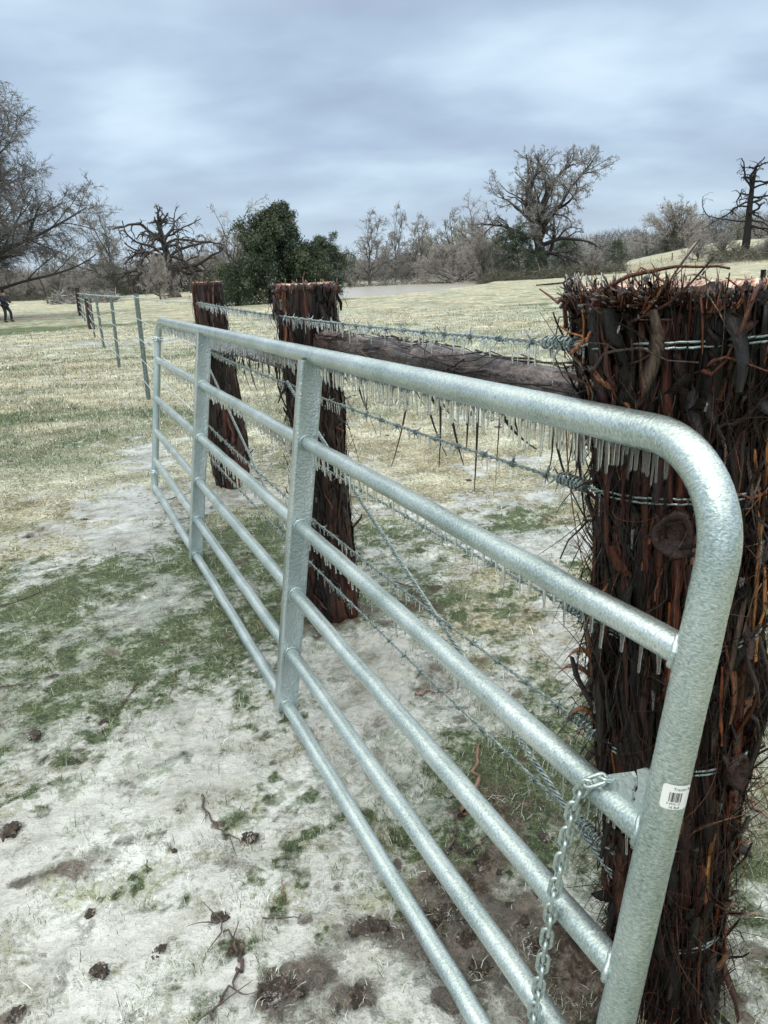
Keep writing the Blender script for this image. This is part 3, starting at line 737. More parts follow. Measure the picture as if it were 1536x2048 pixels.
    z0 = base[2] + rng_.uniform(0, .99, n) ** .9 * H; ln = np.minimum(rng_.gamma(2.5, .035 if big else .03, n), .15); ln = np.where(z0 > top[2] - .10, ln * .3, ln)
    updn = np.where(rng_.random(n) < .5, 1, -1); out = np.clip(rng_.gamma(1.3, .16, n), 0, .9)
    curl = rng_.normal(0, 1., n)
    el = updn[:, None] * (PI / 2 - out[:, None] * 1.4) - updn[:, None] * u * np.abs(curl)[:, None] * .5
    az = th0[:, None] + rng_.normal(0, .35, n)[:, None] + curl[:, None] * u * .9
    st = ln[:, None] / (K - 1)
    dx = np.cos(el) * np.cos(az) * st; dy = np.cos(el) * np.sin(az) * st; dz = np.sin(el) * st
    R0 = rad(th0 % (2 * PI), z0) + .002; b0 = axis(z0) + np.stack([np.cos(th0) * R0, np.sin(th0) * R0, 0 * R0], -1)
    P = b0[:, None] + np.cumsum(np.stack([dx, dy, dz], -1), 1); P[:, 0] = b0
    if big: P = keep_clear(P.reshape(-1, 3)).reshape(P.shape)
    col = BARKC[rng_.choice(8, n, p=[.20, .22, .22, .17, .08, .04, .04, .03])] * rng_.uniform(.7, 1.4, (n, 1))
    rr_ = rng_.uniform(.0004, .0012, n)[:, None] * (1 - .6 * u)
    addtubes(mb, P, rr_, 3, col=col)
    # tufts standing up round the cut rim
    n = ntuft; th0 = camside(n); n = len(th0); K = 6; u = np.linspace(0, 1, K)[None]
    R0 = rad(th0 % (2 * PI), np.full(n, top[2] - .01)) * rng_.uniform(.93, 1.03, n)
    b0 = axis(np.full(n, top[2] - .03)) + np.stack([np.cos(th0) * R0, np.sin(th0) * R0, 0 * R0], -1)
    cl = fbm(th0 * 2.2 + seed, th0 * 0 + 1.5, 2, seed + 3)
    ln = rng_.gamma(3, .0035, n) * (1 + 2.2 * sstep(.5, .8, cl)) * (1 if big else 1.1) + .006; ln = np.minimum(ln, .05)
    out = rng_.normal(.25, .3, n) + .5 * sstep(.55, .8, cl)
    el = PI / 2 - out[:, None] * (1 + .5 * u); az = th0[:, None] + rng_.normal(0, .6, n)[:, None]
    st = ln[:, None] / (K - 1)
    P = b0[:, None] + np.cumsum(np.stack([np.cos(el) * np.cos(az) * st, np.cos(el) * np.sin(az) * st, np.sin(el) * st], -1), 1); P[:, 0] = b0
    if big: P = keep_clear(P.reshape(-1, 3)).reshape(P.shape)
    col = BARKC[rng_.choice(8, n, p=[.10, .12, .18, .24, .18, .08, .06, .04])] * rng_.uniform(.8, 1.7, (n, 1))
    addtubes(mb, P, rng_.uniform(.0007, .0022 if big else .0015, n)[:, None] * (1 - .7 * u), 4, col=col)
    o = part(mb, 'bark_fibre', M_BARK, t); o['kind'] = 'stuff'
    if big:
        def surf(a, z_, o_): return axis(np.asarray(z_, float)) + np.stack([np.cos(a), np.sin(a), 0 * np.asarray(a, float)], -1) * (rad(np.asarray(a) % (2 * PI), np.asarray(z_, float)) + o_)[..., None]
        ac = math.atan2(-base[1], -base[0])
        # bare reddish slats of heartwood
        for q in range(26):
            a0 = ac + rng_.uniform(-1.5, 1.5); z0_ = rng_.uniform(.08, 1.15); L_ = rng_.uniform(.12, .42)
            if q == 0: a0, z0_, L_ = ac - 1.05, 1.20, .20
            K_ = 12; u_ = np.linspace(0, 1, K_); aa = a0 + rng_.normal(0, .05) * u_; zz2 = np.minimum(z0_ + L_ * u_, top[2])
            c_ = surf(aa, zz2, .010 + .004 * rng_.random()); c_ = keep_clear(c_)
            tg_ = np.stack([-np.sin(aa), np.cos(aa), 0 * aa], -1); nn_ = np.stack([np.cos(aa), np.sin(aa), 0 * aa], -1); w_ = rng_.uniform(.004, .011) * (np.sin(np.clip(u_, .05, .95) * PI) ** .35)[:, None] * (1 + .25 * rng_.normal(0, 1, (K_, 1)))
            V_ = np.stack([c_ - tg_ * w_, c_ + nn_ * .0025, c_ + tg_ * w_, c_ - nn_ * .002], 1).reshape(-1, 3); k4 = np.arange(K_ - 1)[:, None] * 4; s4 = np.arange(4)
            m4 = MB(); cc_ = np.array([(.17, .050, .018), (.085, .022, .010), (.26, .11, .035), (.05, .015, .008)][q % 4 if q else 2]); m4.add(V_, np.stack([k4 + s4, k4 + (s4 + 1) % 4, k4 + 4 + (s4 + 1) % 4, k4 + 4 + s4], -1).reshape(-1, 4), cc_); part(m4, 'heartwood_slat', M_BARK, t)
        # twigs and loose bark ropes tangled across the face
        for q in range(44):
            hi = q < 30; z0_ = rng_.uniform(1.12, 1.44) if hi else rng_.uniform(.1, 1.1); a0 = ac + (rng_.uniform(-1.3, 1.3) if q % 3 else rng_.uniform(-1.5, -.9)); L_ = rng_.uniform(.07, .26)
            K_ = 9; u_ = np.linspace(0, 1, K_); sl = rng_.normal(.1 if hi else -.5, .8); da = rng_.normal(0, 1) * L_ * 4.5 * math.cos(math.atan(sl)); dz_ = L_ * math.sin(math.atan(sl)) + rng_.normal(0, .02)
            outw = rng_.uniform(.0, .04) * (2 * (u_ - .35)) ** 2 + .014
            aa = a0 + da * u_ + .15 * np.sin(u_ * 5 + q); zz2 = np.clip(z0_ + dz_ * u_ + .012 * np.sin(u_ * 7 + q * 2), .03, 1.455 + .01 * (q % 5))
            c_ = keep_clear(surf(aa, zz2, outw)); c_[:, 2] += rng_.normal(0, .003, K_)
            r_ = rng_.uniform(.0012, .0042); m4 = MB(); cc_ = BARKC[rng_.integers(1, 8)] * rng_.uniform(.8, 1.8)
            addtubes(m4, c_, r_ * np.linspace(1, .35, K_) * rng_.uniform(.8, 1.25, K_), 6, col=np.tile(cc_, (1, 1)))
            for j in range(rng_.integers(0, 3)):
                i_ = rng_.integers(2, K_ - 1); e_ = c_[i_] + nrm3(rng_.normal(0, 1, 3)) * rng_.uniform(.02, .06); addtubes(m4, keep_clear(np.array([c_[i_], (c_[i_] + e_) / 2 + rng_.normal(0, .004, 3), e_])), r_ * np.array([.6, .4, .2]), 5, col=np.tile(cc_, (1, 1)))
            part(m4, 'bark_twig', M_BARK, t)
        # curled orange peels on the left flank
        for zq, lq in ((.70, .10), (.62, .085), (.76, .07), (1.05, .09), (.50, .07)):
            K_ = 12; u_ = np.linspace(0, 1, K_); a0 = ac - 1.35 + rng_.uniform(-.1, .1); b_ = surf(np.array([a0]), np.array([zq]), 0.)[0]; dr = np.array([math.cos(a0 - .25), math.sin(a0 - .25), 0]); up_ = np.array([0, 0, 1.])
            c_ = b_ + np.outer(u_ * lq, dr) + np.outer(np.sin(u_ * PI * .8) * lq * .45 - u_ ** 3 * lq * .5, up_); sd_ = np.cross(dr, up_); w_ = (.008 * np.sin(np.clip(u_, .1, .97) * PI) + .002)[:, None]
            V_ = np.stack([c_ - sd_ * w_, c_ + up_ * .0012, c_ + sd_ * w_, c_ - up_ * .0012], 1).reshape(-1, 3); k4 = np.arange(K_ - 1)[:, None] * 4; s4 = np.arange(4)
            m4 = MB(); m4.add(V_, np.stack([k4 + s4, k4 + (s4 + 1) % 4, k4 + 4 + (s4 + 1) % 4, k4 + 4 + s4], -1).reshape(-1, 4), np.array((.22, .09, .035))); part(m4, 'bark_peel', M_BARK, t)
    if not big:
        m4 = MB()
        for q in range(16):
            a_ = rng_.uniform(0, 2 * PI); r_ = rng_.uniform(.6, .98) * prof[-1][1]; b_ = top + np.array([math.cos(a_) * r_, math.sin(a_) * r_, -.01]); h_ = rng_.uniform(.012, .035) if q else .06
            addtubes(m4, np.array([b_, b_ + [rng_.normal(0, .004), rng_.normal(0, .004), h_ * .6], b_ + [rng_.normal(0, .008), rng_.normal(0, .006), h_]]), np.array([.004, .003, .001]), 5, col=np.array([[.20, .10, .08]]))
        part(m4, 'splinters', M_BARK, t)
    # ice beads on the tips
    sel = rng_.random(n) < .45; mb = MB(); Q = P[sel]; dd = Q[:, -1] - Q[:, -2]
    addtubes(mb, np.stack([Q[:, -2], Q[:, -1], Q[:, -1] + dd * .4], 1), np.tile([.0010, .0017, .0003], (len(Q), 1)) * (1 if big else .9), 6)
    o = part(mb, 'frost_tips', M_ICE, t); o['kind'] = 'stuff'
    # knots where limbs were cut
    for a, zk_, kr in knots:
        a = math.radians(a); R0 = float(rad(np.array([a % (2 * PI)]), np.array([zk_]))[0]); c = axis(np.array(zk_)) + np.array([math.cos(a), math.sin(a), 0]) * (R0 + .012)
        nrm = np.array([math.cos(a), math.sin(a), .12]); mb = MB(); K = 20; e1 = np.array([-math.sin(a), math.cos(a), 0]); e2 = np.cross(nrm, e1); vs_ = []
        for ring, (rr_, h_) in enumerate(((1.15, -.01), (1.05, .012), (.92, .015), (.72, .010), (.45, .004), (.2, .002))):
            for i in range(K):
                q = 2 * PI * i / K; w_ = 1 + .08 * math.sin(3 * q + a)
                vs_.append(c + (e1 * math.cos(q) + e2 * math.sin(q) * 1.25) * kr * rr_ * w_ + nrm * h_)
        f = [[r_ * K + i, r_ * K + (i + 1) % K, (r_ + 1) * K + (i + 1) % K, (r_ + 1) * K + i] for r_ in range(5) for i in range(K)]
        mb.add(vs_, f); mb.f.setdefault(3, []).append(np.array([[5 * K + i, 5 * K + (i + 1) % K, 6 * K] for i in range(K)])); mb.add([c + nrm * .001], np.zeros((0, 4), int))
        part(mb, 'knot', plain('red_knot_wood', (.022, .007, .005), .5, ns=60, var=.7, bs=(.8, .01)), t)
    # icicles from the bark
    ni = 70 if big else 22
    th0 = camside(ni); ni = len(th0); z0 = base[2] + rng_.uniform(.05, .97, ni) * H
    R0 = rad(th0 % (2 * PI), z0) + rng_.uniform(.004, .018, ni); T = axis(z0) + np.stack([np.cos(th0) * R0, np.sin(th0) * R0, 0 * R0], -1)
    if big: T = keep_clear(T)
    hang_icicles(t, T, rng_.gamma(4, .007, ni), rng_.uniform(.0022, .0040, ni), 80)
    return t, rad, axis
PC_B, PC_T = np.array([.545, 1.150, 0.]), np.array([.492, 1.220, 1.43])
PB_B, PB_T = np.array([-.255, 3.05, 0.]), np.array([-.27, 3.06, 1.449])
PA_B, PA_T = np.array([-1.14, 5.38, 0.]), np.array([-1.16, 5.38, 1.483])
pC, radC, axC = cedar_post('thick shaggy cedar post with frayed top behind the latch end of the gate', PC_B, PC_T, [(-.1, .10), (0, .092), (.25, .095), (.42, .104), (.6, .120), (.8, .128), (1.0, .130), (1.2, .123), (1.3, .150), (1.43, .163)], 3, 1500, 3600, 1500, 260, 300, True, knots=((-113, 1.06, .029), (-60, .62, .024)))
pB, radB, axB = cedar_post('medium cedar post with flat frosted saw cut between the two gate uprights', PB_B, PB_T, [(0, .118), (.3, .112), (.7, .105), (1.2, .112), (1.449, .118)], 8, 420, 700, 330)
pA, radA, axA = cedar_post('farthest cedar corner post with bulging bark near the gate hinge end', PA_B, PA_T, [(0, .115), (.3, .145), (.55, .135), (.9, .115), (1.2, .105), (1.483, .095)], 12, 360, 600, 200)

mb = MB(); q = smoothline([atd(1290, 640, 1.14), atd(1318, 600, 1.10), atd(1340, 560, 1.08), atd(1368, 520, 1.06), atd(1400, 478, 1.05)], 16)
addtubes(mb, q, np.linspace(.0018, .0012, 16), 6, col=np.array([[.10, .05, .03]])); fr = part(mb, 'curled_fibre', M_BARK, pC)
mb = MB(); addtubes(mb, q[10:] + [0, 0, .0005], np.array([.0012, .0022, .0028, .0024, .0028, .0006]), 8); part(mb, 'ice_bead', M_ICE, fr)
mb = MB(); q = smoothline([atd(1345, 600, 1.12), atd(1352, 560, 1.1), atd(1385, 545, 1.1), atd(1420, 560, 1.12), atd(1435, 590, 1.13)], 16); addtubes(mb, q, np.full(16, .0016), 6, col=np.array([[.3, .24, .2]])); part(mb, 'curled_fibre', M_BARK, pC)
# ------------------------------------------------------------------ horizontal brace logs
def brace_log(label, a, b, r0, r1, seed):
    rng_ = np.random.default_rng(seed); a = np.array(a); b = np.array(b)
    mb = MB(); K = 70; S_ = 36; u = np.linspace(0, 1, K); ax = (b - a); L_ = np.linalg.norm(ax); ax /= L_
    e1 = np.cross(ax, [0, 0, 1]); e1 /= np.linalg.norm(e1); e2 = np.cross(e1, ax)
    wob = (fbm(u * 4 + seed, u * 0, 2, seed) - .5)[:, None] * .04 * e2 + (fbm(u * 4 + seed, u * 0 + 4, 2, seed) - .5)[:, None] * .03 * e1
    C = a + ax * (u * L_)[:, None] + wob; th = np.arange(S_) / S_ * 2 * PI
    U, TH = np.meshgrid(u, th, indexing='ij'); tx, ty = np.cos(TH) * 2, np.sin(TH) * 2
    Rr = (r0 + (r1 - r0) * U) * (1 + .35 * (fbm(tx + U * 5, ty + U * 5, 3, seed) - .5)) + (fbm(np.abs(TH - PI) * 7 + U * 6, U * 7, 3, seed + 2) - .5) * .016
    P = C[:, None] + (np.cos(TH) * Rr)[..., None] * e1 + (np.sin(TH) * Rr)[..., None] * e2
    k = np.arange(K - 1)[:, None] * S_; s_ = np.arange(S_)
    mb.add(P.reshape(-1, 3), np.stack([k + s_, k + (s_ + 1) % S_, k + S_ + (s_ + 1) % S_, k + S_ + s_], -1).reshape(-1, 4))
    endcap(mb, C[0], -ax, r0, 24); endcap(mb, C[-1], ax, r1, 24)
    o = single(mb, 'brace_log', M_LOG, label, 'wooden brace', a)
    # hanging shreds of bark
    n = 46; u0 = rng_.uniform(.05, .98, n); K2 = 8; v = np.linspace(0, 1, K2)[None]
    b0 = a + ax * (u0 * L_)[:, None] - np.array([0, 0, (r0 + r1) / 2 * .85]) + e1 * rng_.normal(0, .012, (n, 1))
    ln = rng_.gamma(2.2, .055, n); hd = rng_.normal(0, .45, (n, 2)); ang = hd[:, None] * v[..., None] * 1.0 + rng_.normal(0, .12, (n, 1, 2))
    st = (ln[:, None] / (K2 - 1))[..., None]
    D = np.concatenate([ang, -np.ones((n, K2, 1))], -1); D /= np.linalg.norm(D, axis=2, keepdims=True)
    Q = b0[:, None] + np.cumsum(D * st, 1); Q[:, 0] = b0
    wdt = rng_.uniform(.0015, .006, n)[:, None] * (1 - v * .75)
    col = BARKC[rng_.choice(8, n, p=[.35, .3, .15, .08, .04, .02, .02, .04])]
    for i in range(n):
        mb = MB(); addtubes(mb, Q[i:i + 1], wdt[i:i + 1], 4, col=col[i:i + 1]); part(mb, 'bark_shred', M_BARK, o)
    ni = 36; u0 = rng_.uniform(.02, .98, ni); T = a + ax * (u0 * L_)[:, None] - np.array([0, 0, (r0 + r1) / 2 * .95])
    hang_icicles(o, T, np.minimum(rng_.gamma(4, .005, ni), .04), rng_.uniform(.0016, .0028, ni), 60)
    # loose strands lying on top
    mb = MB(); n = 120; u0 = rng_.uniform(0, 1, n); K2 = 6; v = np.linspace(-.5, .5, K2)[None]; ln = rng_.uniform(.05, .3, n)
    ph = rng_.uniform(-.4, PI + .4, n)[:, None] + v * rng_.normal(0, .8, (n, 1)); uu = np.clip(u0[:, None] + v * ln[:, None] / L_, 0, 1)
    rr_ = (r0 + (r1 - r0) * uu) * 1.05 + .004 + np.abs(v) * rng_.uniform(0, .04, (n, 1))
    cx = np.stack([np.interp(uu, u, C[:, i]) for i in range(3)], -1)
    Q = cx + (np.cos(ph) * rr_)[..., None] * e1 + (np.sin(ph) * rr_)[..., None] * e2
    addtubes(mb, Q, rng_.uniform(.0006, .0026, n)[:, None] * np.ones((1, K2)), 4, col=BARKC[rng_.choice([1, 2, 7, 7, 6, 3], n)] * rng_.uniform(.6, 1.3, (n, 1)))
    s = part(mb, 'bark_fibre', M_BARK, o); s['kind'] = 'stuff'
def logmat():
    m, n, b = mat('wet_grey_bark')
    v = mapped(n, (1, 1, 1)); t = noise(n, 26, 5, .65, v, .6); t2 = noise(n, 6, 3, .5, v)
    s = math_(n, 'MULTIPLY_ADD', t2, .5, math_(n, 'MULTIPLY', t, .5))
    n.links.new(rampo(n, s, [(.38, (.016, .011, .010)), (.48, (.060, .042, .040)), (.56, (.15, .115, .11)), (.66, (.27, .24, .24))]), b.inputs['Base Color'])
    b.inputs['Roughness'].default_value = .4; b.inputs['Coat Weight'].default_value = .3; bump(n, b, t, 1., .05); return m
M_LOG = logmat()
brace_log('grey barked brace log wedged between the thick near post and the middle post', [-.215, 2.98, 1.226], [.44, 1.33, 1.240], .046, .036, 4)
brace_log('dark brace log wedged between the middle post and the farthest post', [-1.245, 5.50, 1.055], [-.30, 3.14, 1.140], .055, .052, 5)

# ------------------------------------------------------------------ wires
FD = np.array([-.374, .927]); FN = np.array([-.93, -.37])
TP = [np.array([-3.16, 10.1]), np.array([-5.15, 14.89]), np.array([-7.18, 19.83]), np.array([-9.22, 24.79])]
DARK1 = np.array([-11.12, 29.72])
def onl(k): return DARK1 + FD * 5.2 * k
LINE = TP + [DARK1] + [onl(1), onl(2), onl(3), onl(4), onl(5), onl(6)]
def ringpts(ax, radf, z, a0, a1, n, off=.012, slope=0.):
    th = np.linspace(a0, a1, n); zz_ = z + slope * np.linspace(0, 1, n)
    R0 = np.maximum.accumulate(radf(th % (2 * PI), zz_) * 0 + 0) + radf(th % (2 * PI), zz_)
    R0 = np.convolve(np.pad(R0, 4, mode='edge'), np.ones(9) / 9, 'valid') + off
    return ax(zz_) + np.stack([np.cos(th) * R0, np.sin(th) * R0, 0 * R0], -1)
def barbed_wire(label, zc, zb, za, zt, sag, icy, ring_z=None):
    c2 = axC(np.array(zc))[:2]; thn = math.atan2(FN[1], FN[0])
    pc_ = np.array([*(c2 + FN * (float(radC(np.array([thn % (2 * PI)]), np.array([zc]))[0]) + .008)), zc])
    pb_ = np.array([*(PB_B[:2] + FN * .128), zb]); pa_ = np.array([*(PA_B[:2] + FN * (.105 if zc > 1 else .14)), za])
    t = thing('barbed_wire', label, 'barbed wire', pc_)
    def span(p, q, sg, n):
        u = np.linspace(0, 1, n); r = p + (q - p) * u[:, None]; r[:, 2] -= sg * 4 * u * (1 - u); return r
    ring = ringpts(axC, radC, zc if ring_z is None else ring_z, thn % (2 * PI), thn % (2 * PI) + 1.9 * PI, 50, .011, .03)
    near = np.vstack([span(pc_, pb_, sag, 60), span(pb_, pa_, sag * .7, 50)[1:]])
    far = [pa_] + [np.array([*(q + FN * .02), zt]) for q in LINE]
    # two strands twisted together
    for sgn in (0, PI):
        mb = MB()
        n = int(np.linalg.norm(np.diff(near, axis=0), axis=1).sum() / .0055); p = resample(near, n)
        ph = np.arange(n) * .0055 / .045 * 2 * PI + sgn; tg = (pa_ - pc_); tg /= np.linalg.norm(tg); e1 = np.cross(tg, [0, 0, 1]); e1 /= np.linalg.norm(e1); e2 = np.cross(e1, tg)
        addtubes(mb, p + .0024 * (np.cos(ph)[:, None] * e1 + np.sin(ph)[:, None] * e2), .00205, 6)
        q = resample(ring, 120); addtubes(mb, q + np.array([0, 0, .004 * (1 if sgn else -1)]) + rng.normal(0, .0004, q.shape), .0021, 6, ref=(0, 0, 1))
        part(mb, 'strand', M_WIRE, t)
    mb = MB(); fp = np.vstack([span(far[i], far[i + 1], .012, 7)[:-1] for i in range(len(far) - 1)] + [far[-1][None]])
    fr = np.maximum(.0048, depth(fp) * .00042); addtubes(mb, fp, fr, 5); part(mb, 'far_strand', M_FROST, t)
    # barbs
    d = np.r_[0, np.cumsum(np.linalg.norm(np.diff(near, axis=0), axis=1))]; k = 0
    for s in np.arange(.06, d[-1], .115):
        p = np.array([np.interp(s, d, near[:, i]) for i in range(3)]); mb = MB()
        a = np.linspace(0, 4 * PI, 22); addtubes(mb, p + np.outer(np.cos(a), e1) * .0055 + np.outer(np.sin(a), e2) * .0055 + np.outer(np.linspace(-.006, .006, 22), tg), .0016, 5, ref=tg)
        for j in range(4):
            al = rng.uniform(0, 2 * PI); dd = math.cos(al) * e1 + math.sin(al) * e2 + tg * rng.uniform(-.4, .4)
            addtubes(mb, np.array([p + dd * .003, p + dd * .010, p + dd * .019]), np.array([.0017, .0016, .0005]), 5)
        part(mb, 'barb', M_WIRE, t); k += 1
    # tie-off coil by the near post
    dirn = (pb_ - pc_) / np.linalg.norm(pb_ - pc_); mb = MB(); a = np.linspace(0, 2 * PI * 8, 170)
    rc = .0085 + .003 * vn(a * .7, a * 0 + zc * 9, 5); q = pc_ + dirn * .05 + np.outer(np.linspace(0, .085, 170), dirn) + (np.outer(np.cos(a), e1) + np.outer(np.sin(a), e2)) * rc[:, None]
    addtubes(mb, q, .0021, 6, ref=dirn)
    for j in range(8):
        al = rng.uniform(0, 2 * PI); dd = math.cos(al) * e1 + math.sin(al) * e2; p = pc_ + dirn * rng.uniform(.05, .14)
        addtubes(mb, np.array([p, p + dd * .015, p + dd * .027]), np.array([.002, .0018, .0005]), 5)
    part(mb, 'tie_coil', M_WIRE, t)
    # ice fringe
    n = int(icy * d[-1]); s = rng.uniform(.02, d[-1], n); T = np.stack([np.interp(s, d, near[:, i]) for i in range(3)], 1) - [0, 0, .004]
    Ln = rng.gamma(2.6, .0062, n) + .003; R0 = rng.uniform(.0014, .0026, n)
    if icy > 90:
        ff = resample(far[:6], 260); ff = ff[:, :] - [0, 0, .004]; T = np.vstack([T, ff]); Ln = np.r_[Ln, rng.uniform(.012, .035, 260)]; R0 = np.r_[R0, np.maximum(.003, depth(ff) * .00035)]
    hang_icicles(t, T, Ln, R0, 40)
barbed_wire('top strand of barbed wire with a dense fringe of tiny icicles', 1.347, 1.334, 1.353, 1.37, .006, 105)
barbed_wire('second strand of barbed wire from the top sagging toward the middle post', 1.107, 1.07, 1.040, 1.10, .012, 45)
barbed_wire('third strand of barbed wire mostly hidden behind the second gate rail', .86, .80, .77, .84, .01, 30)
barbed_wire('fourth strand of barbed wire crossing behind the middle gate rails', .627, .545, .50, .56, .012, 35)
barbed_wire('lowest strand of barbed wire just above the grass', .374, .33, .24, .26, .01, 28, .22)
def cable(label, a, b, rad_, sag):
    t = thing('twisted_wire', label, 'wire brace', a); a = np.array(a); b = np.array(b); ax = b - a; L_ = np.linalg.norm(ax); ax /= L_
    e1 = np.cross(ax, [0, 0, 1]); e1 /= np.linalg.norm(e1); e2 = np.cross(e1, ax); n = int(L_ / .006); u = np.linspace(0, 1, n)
    c = a + ax * (u * L_)[:, None]; c[:, 2] -= sag * 4 * u * (1 - u)
    for k in range(4):
        ph = u * L_ / .062 * 2 * PI + k * PI / 2; mb = MB()
        addtubes(mb, c + rad_ * (np.cos(ph)[:, None] * e1 + np.sin(ph)[:, None] * e2), .0026, 6); part(mb, 'strand', M_WIRE, t)
    ni = 16; T = c[rng.integers(5, n - 5, ni)] - [0, 0, rad_ + .002]; hang_icicles(t, T, rng.gamma(3, .005, ni), np.full(ni, .002), 30)
cable('thick twisted diagonal wire running from the middle post down to the thick near post', [-.36, 2.93, 1.085], [.44, 1.10, .30], .0048, .03)
cable('thick twisted diagonal wire running from the farthest post down to the middle post', [-1.23, 5.27, 1.03], [-.36, 3.0, .25], .0048, .02)

# ------------------------------------------------------------------ steel T posts and the two dark line posts
def tpost_mesh():
    mb = MB(); H = 1.43; hs = [-.1, H]
    prof = [(-.030, 0), (.030, 0), (.030, .007), (.005, .007), (.005, .045), (-.005, .045), (-.005, .007), (-.030, .007)]; n = len(prof)
    v = [(x, y, z) for z in hs for x, y in prof]
    mb.add(v, [[i, (i + 1) % n, n + (i + 1) % n, n + i] for i in range(n)]); 
    mb.add([(x, y, H) for x, y in prof], [[0, 1, 2, 7], [7, 2, 3, 6], [6, 3, 4, 5]])
    for k in range(24): addbox(mb, (0, -.003, .1 + k * .055), (.006, 0, 0), (0, .004, 0), (0, 0, .008))
    return mb.mesh('steel_t_post', plain('weathered_green_steel', (.17, .22, .21), .5, .3, 30, .5, .4), smooth=False)
tm = tpost_mesh(); ga = math.atan2(FD[1], FD[0])
ft = MB(); T_ = np.c_[rng.normal(0, .012, 60), rng.normal(-.01, .01, 60), rng.uniform(.1, 1.42, 60)]; P_, R_ = icicle_geo(T_, rng.uniform(.01, .03, 60), rng.uniform(.002, .004, 60)); addtubes(ft, P_, R_, 4)
fm = ft.mesh('ice_glaze', M_FROST)
tl = ['nearest steel T post beside the far end of the gate', 'second steel T post beyond the gate', 'third steel T post beyond the gate', 'fourth steel T post just before the short dark wooden post']
k = 0
for i, q in enumerate(LINE):
    if i == 4 or i == 8: continue
    o = bpy.data.objects.new('steel_t_post', tm); COL.objects.link(o); z0 = gz(*q)
    o.location = (q[0], q[1], z0 - (.03 if i == 0 else 0)); o.rotation_euler = (rng.normal(0, .012), rng.normal(0, .012) - .01, ga + PI / 2)
    tag(o, tl[i] if i < 4 else 'thin far steel T post in the distant part of the wire fence', 'fence post', 'steel T posts carrying the wire fence' if i < 4 else 'far steel T posts of the wire fence')
    c = bpy.data.objects.new('ice_glaze', fm); COL.objects.link(c); c.parent = o; c['kind'] = 'stuff'
def dark_post(q, label, h, r):
    mb = MB(); z0 = gz(*q); S_ = 18; zs = np.linspace(-.1, h, 26); th = np.arange(S_) / S_ * 2 * PI; U, TH = np.meshgrid(zs, th, indexing='ij')
    Rr = r * (1 + .3 * (fbm(np.cos(TH) * 2 + 9, np.sin(TH) * 2 + U * 2, 3, 7) - .5)); P = np.stack([q[0] + np.cos(TH) * Rr + U * .02, q[1] + np.sin(TH) * Rr, z0 + U], -1)
    k_ = np.arange(25)[:, None] * S_; s_ = np.arange(S_); mb.add(P.reshape(-1, 3), np.stack([k_ + s_, k_ + (s_ + 1) % S_, k_ + S_ + (s_ + 1) % S_, k_ + S_ + s_], -1).reshape(-1, 4)); endcap(mb, P[-1].mean(0), (0, 0, 1), r, 18)
    single(mb, 'wooden_post', M_CEDARWOOD, label, 'fence post', (q[0], q[1], z0))
dark_post(DARK1, 'short dark wooden post among the steel T posts', 1.2, .12); dark_post(onl(4), 'taller dark wooden post at the far end of the wire fence', 1.75, .13)
# ------------------------------------------------------------------ trees
def rot_about(d, k, a):
    """rotate vectors d about unit axes k by angles a"""
    c, s = np.cos(a)[:, None], np.sin(a)[:, None]
    return d * c + np.cross(k, d) * s + k * (k * d).sum(1, keepdims=True) * (1 - c)
def nrmz(v): return v / (np.linalg.norm(v, axis=-1, keepdims=True) + 1e-12)
def grow(g, start, d, ln, rad, K, wob, grav, taper, tend=None):
    """polylines for all branches of one level at once; grav>0 droops, <0 lifts"""
    N = len(start); P = np.empty((N, K + 1, 3)); P[:, 0] = start; d = nrmz(d); st = (ln / K)[:, None]
    for k in range(K):
        d = nrmz(d + g.normal(0, wob, (N, 3)) + np.array([0, 0, -grav]) / K * (1 + k / K)); P[:, k + 1] = P[:, k] + d * st
    t = np.linspace(0, 1, K + 1)[None]
    R = rad[:, None] * (1 - t * (1 - taper))
    return P, R
def spawn(g, P, R, L0, n, t0, t1, amin, amax, ratio, rratio, tp=.6, up=0., lvar=.3):
    N, K1, _ = P.shape; K = K1 - 1
    idx = np.repeat(np.arange(N), n); t = g.uniform(t0, t1, N * n); f = t * K; i = np.minimum(f.astype(int), K - 1); fr = (f - i)[:, None]
    s = P[idx, i] * (1 - fr) + P[idx, i + 1] * fr; d = nrmz(P[idx, i + 1] - P[idx, i])
    r = R[idx, i] * rratio
    k = nrmz(np.cross(d, g.normal(0, 1, d.shape))); nd_ = rot_about(d, k, g.uniform(amin, amax, len(d))); nd_[:, 2] += up
    ln = L0[idx] * ratio * (1 - tp * t) * g.uniform(1 - lvar, 1 + lvar, len(d))
    return s, nd_, ln, r, t
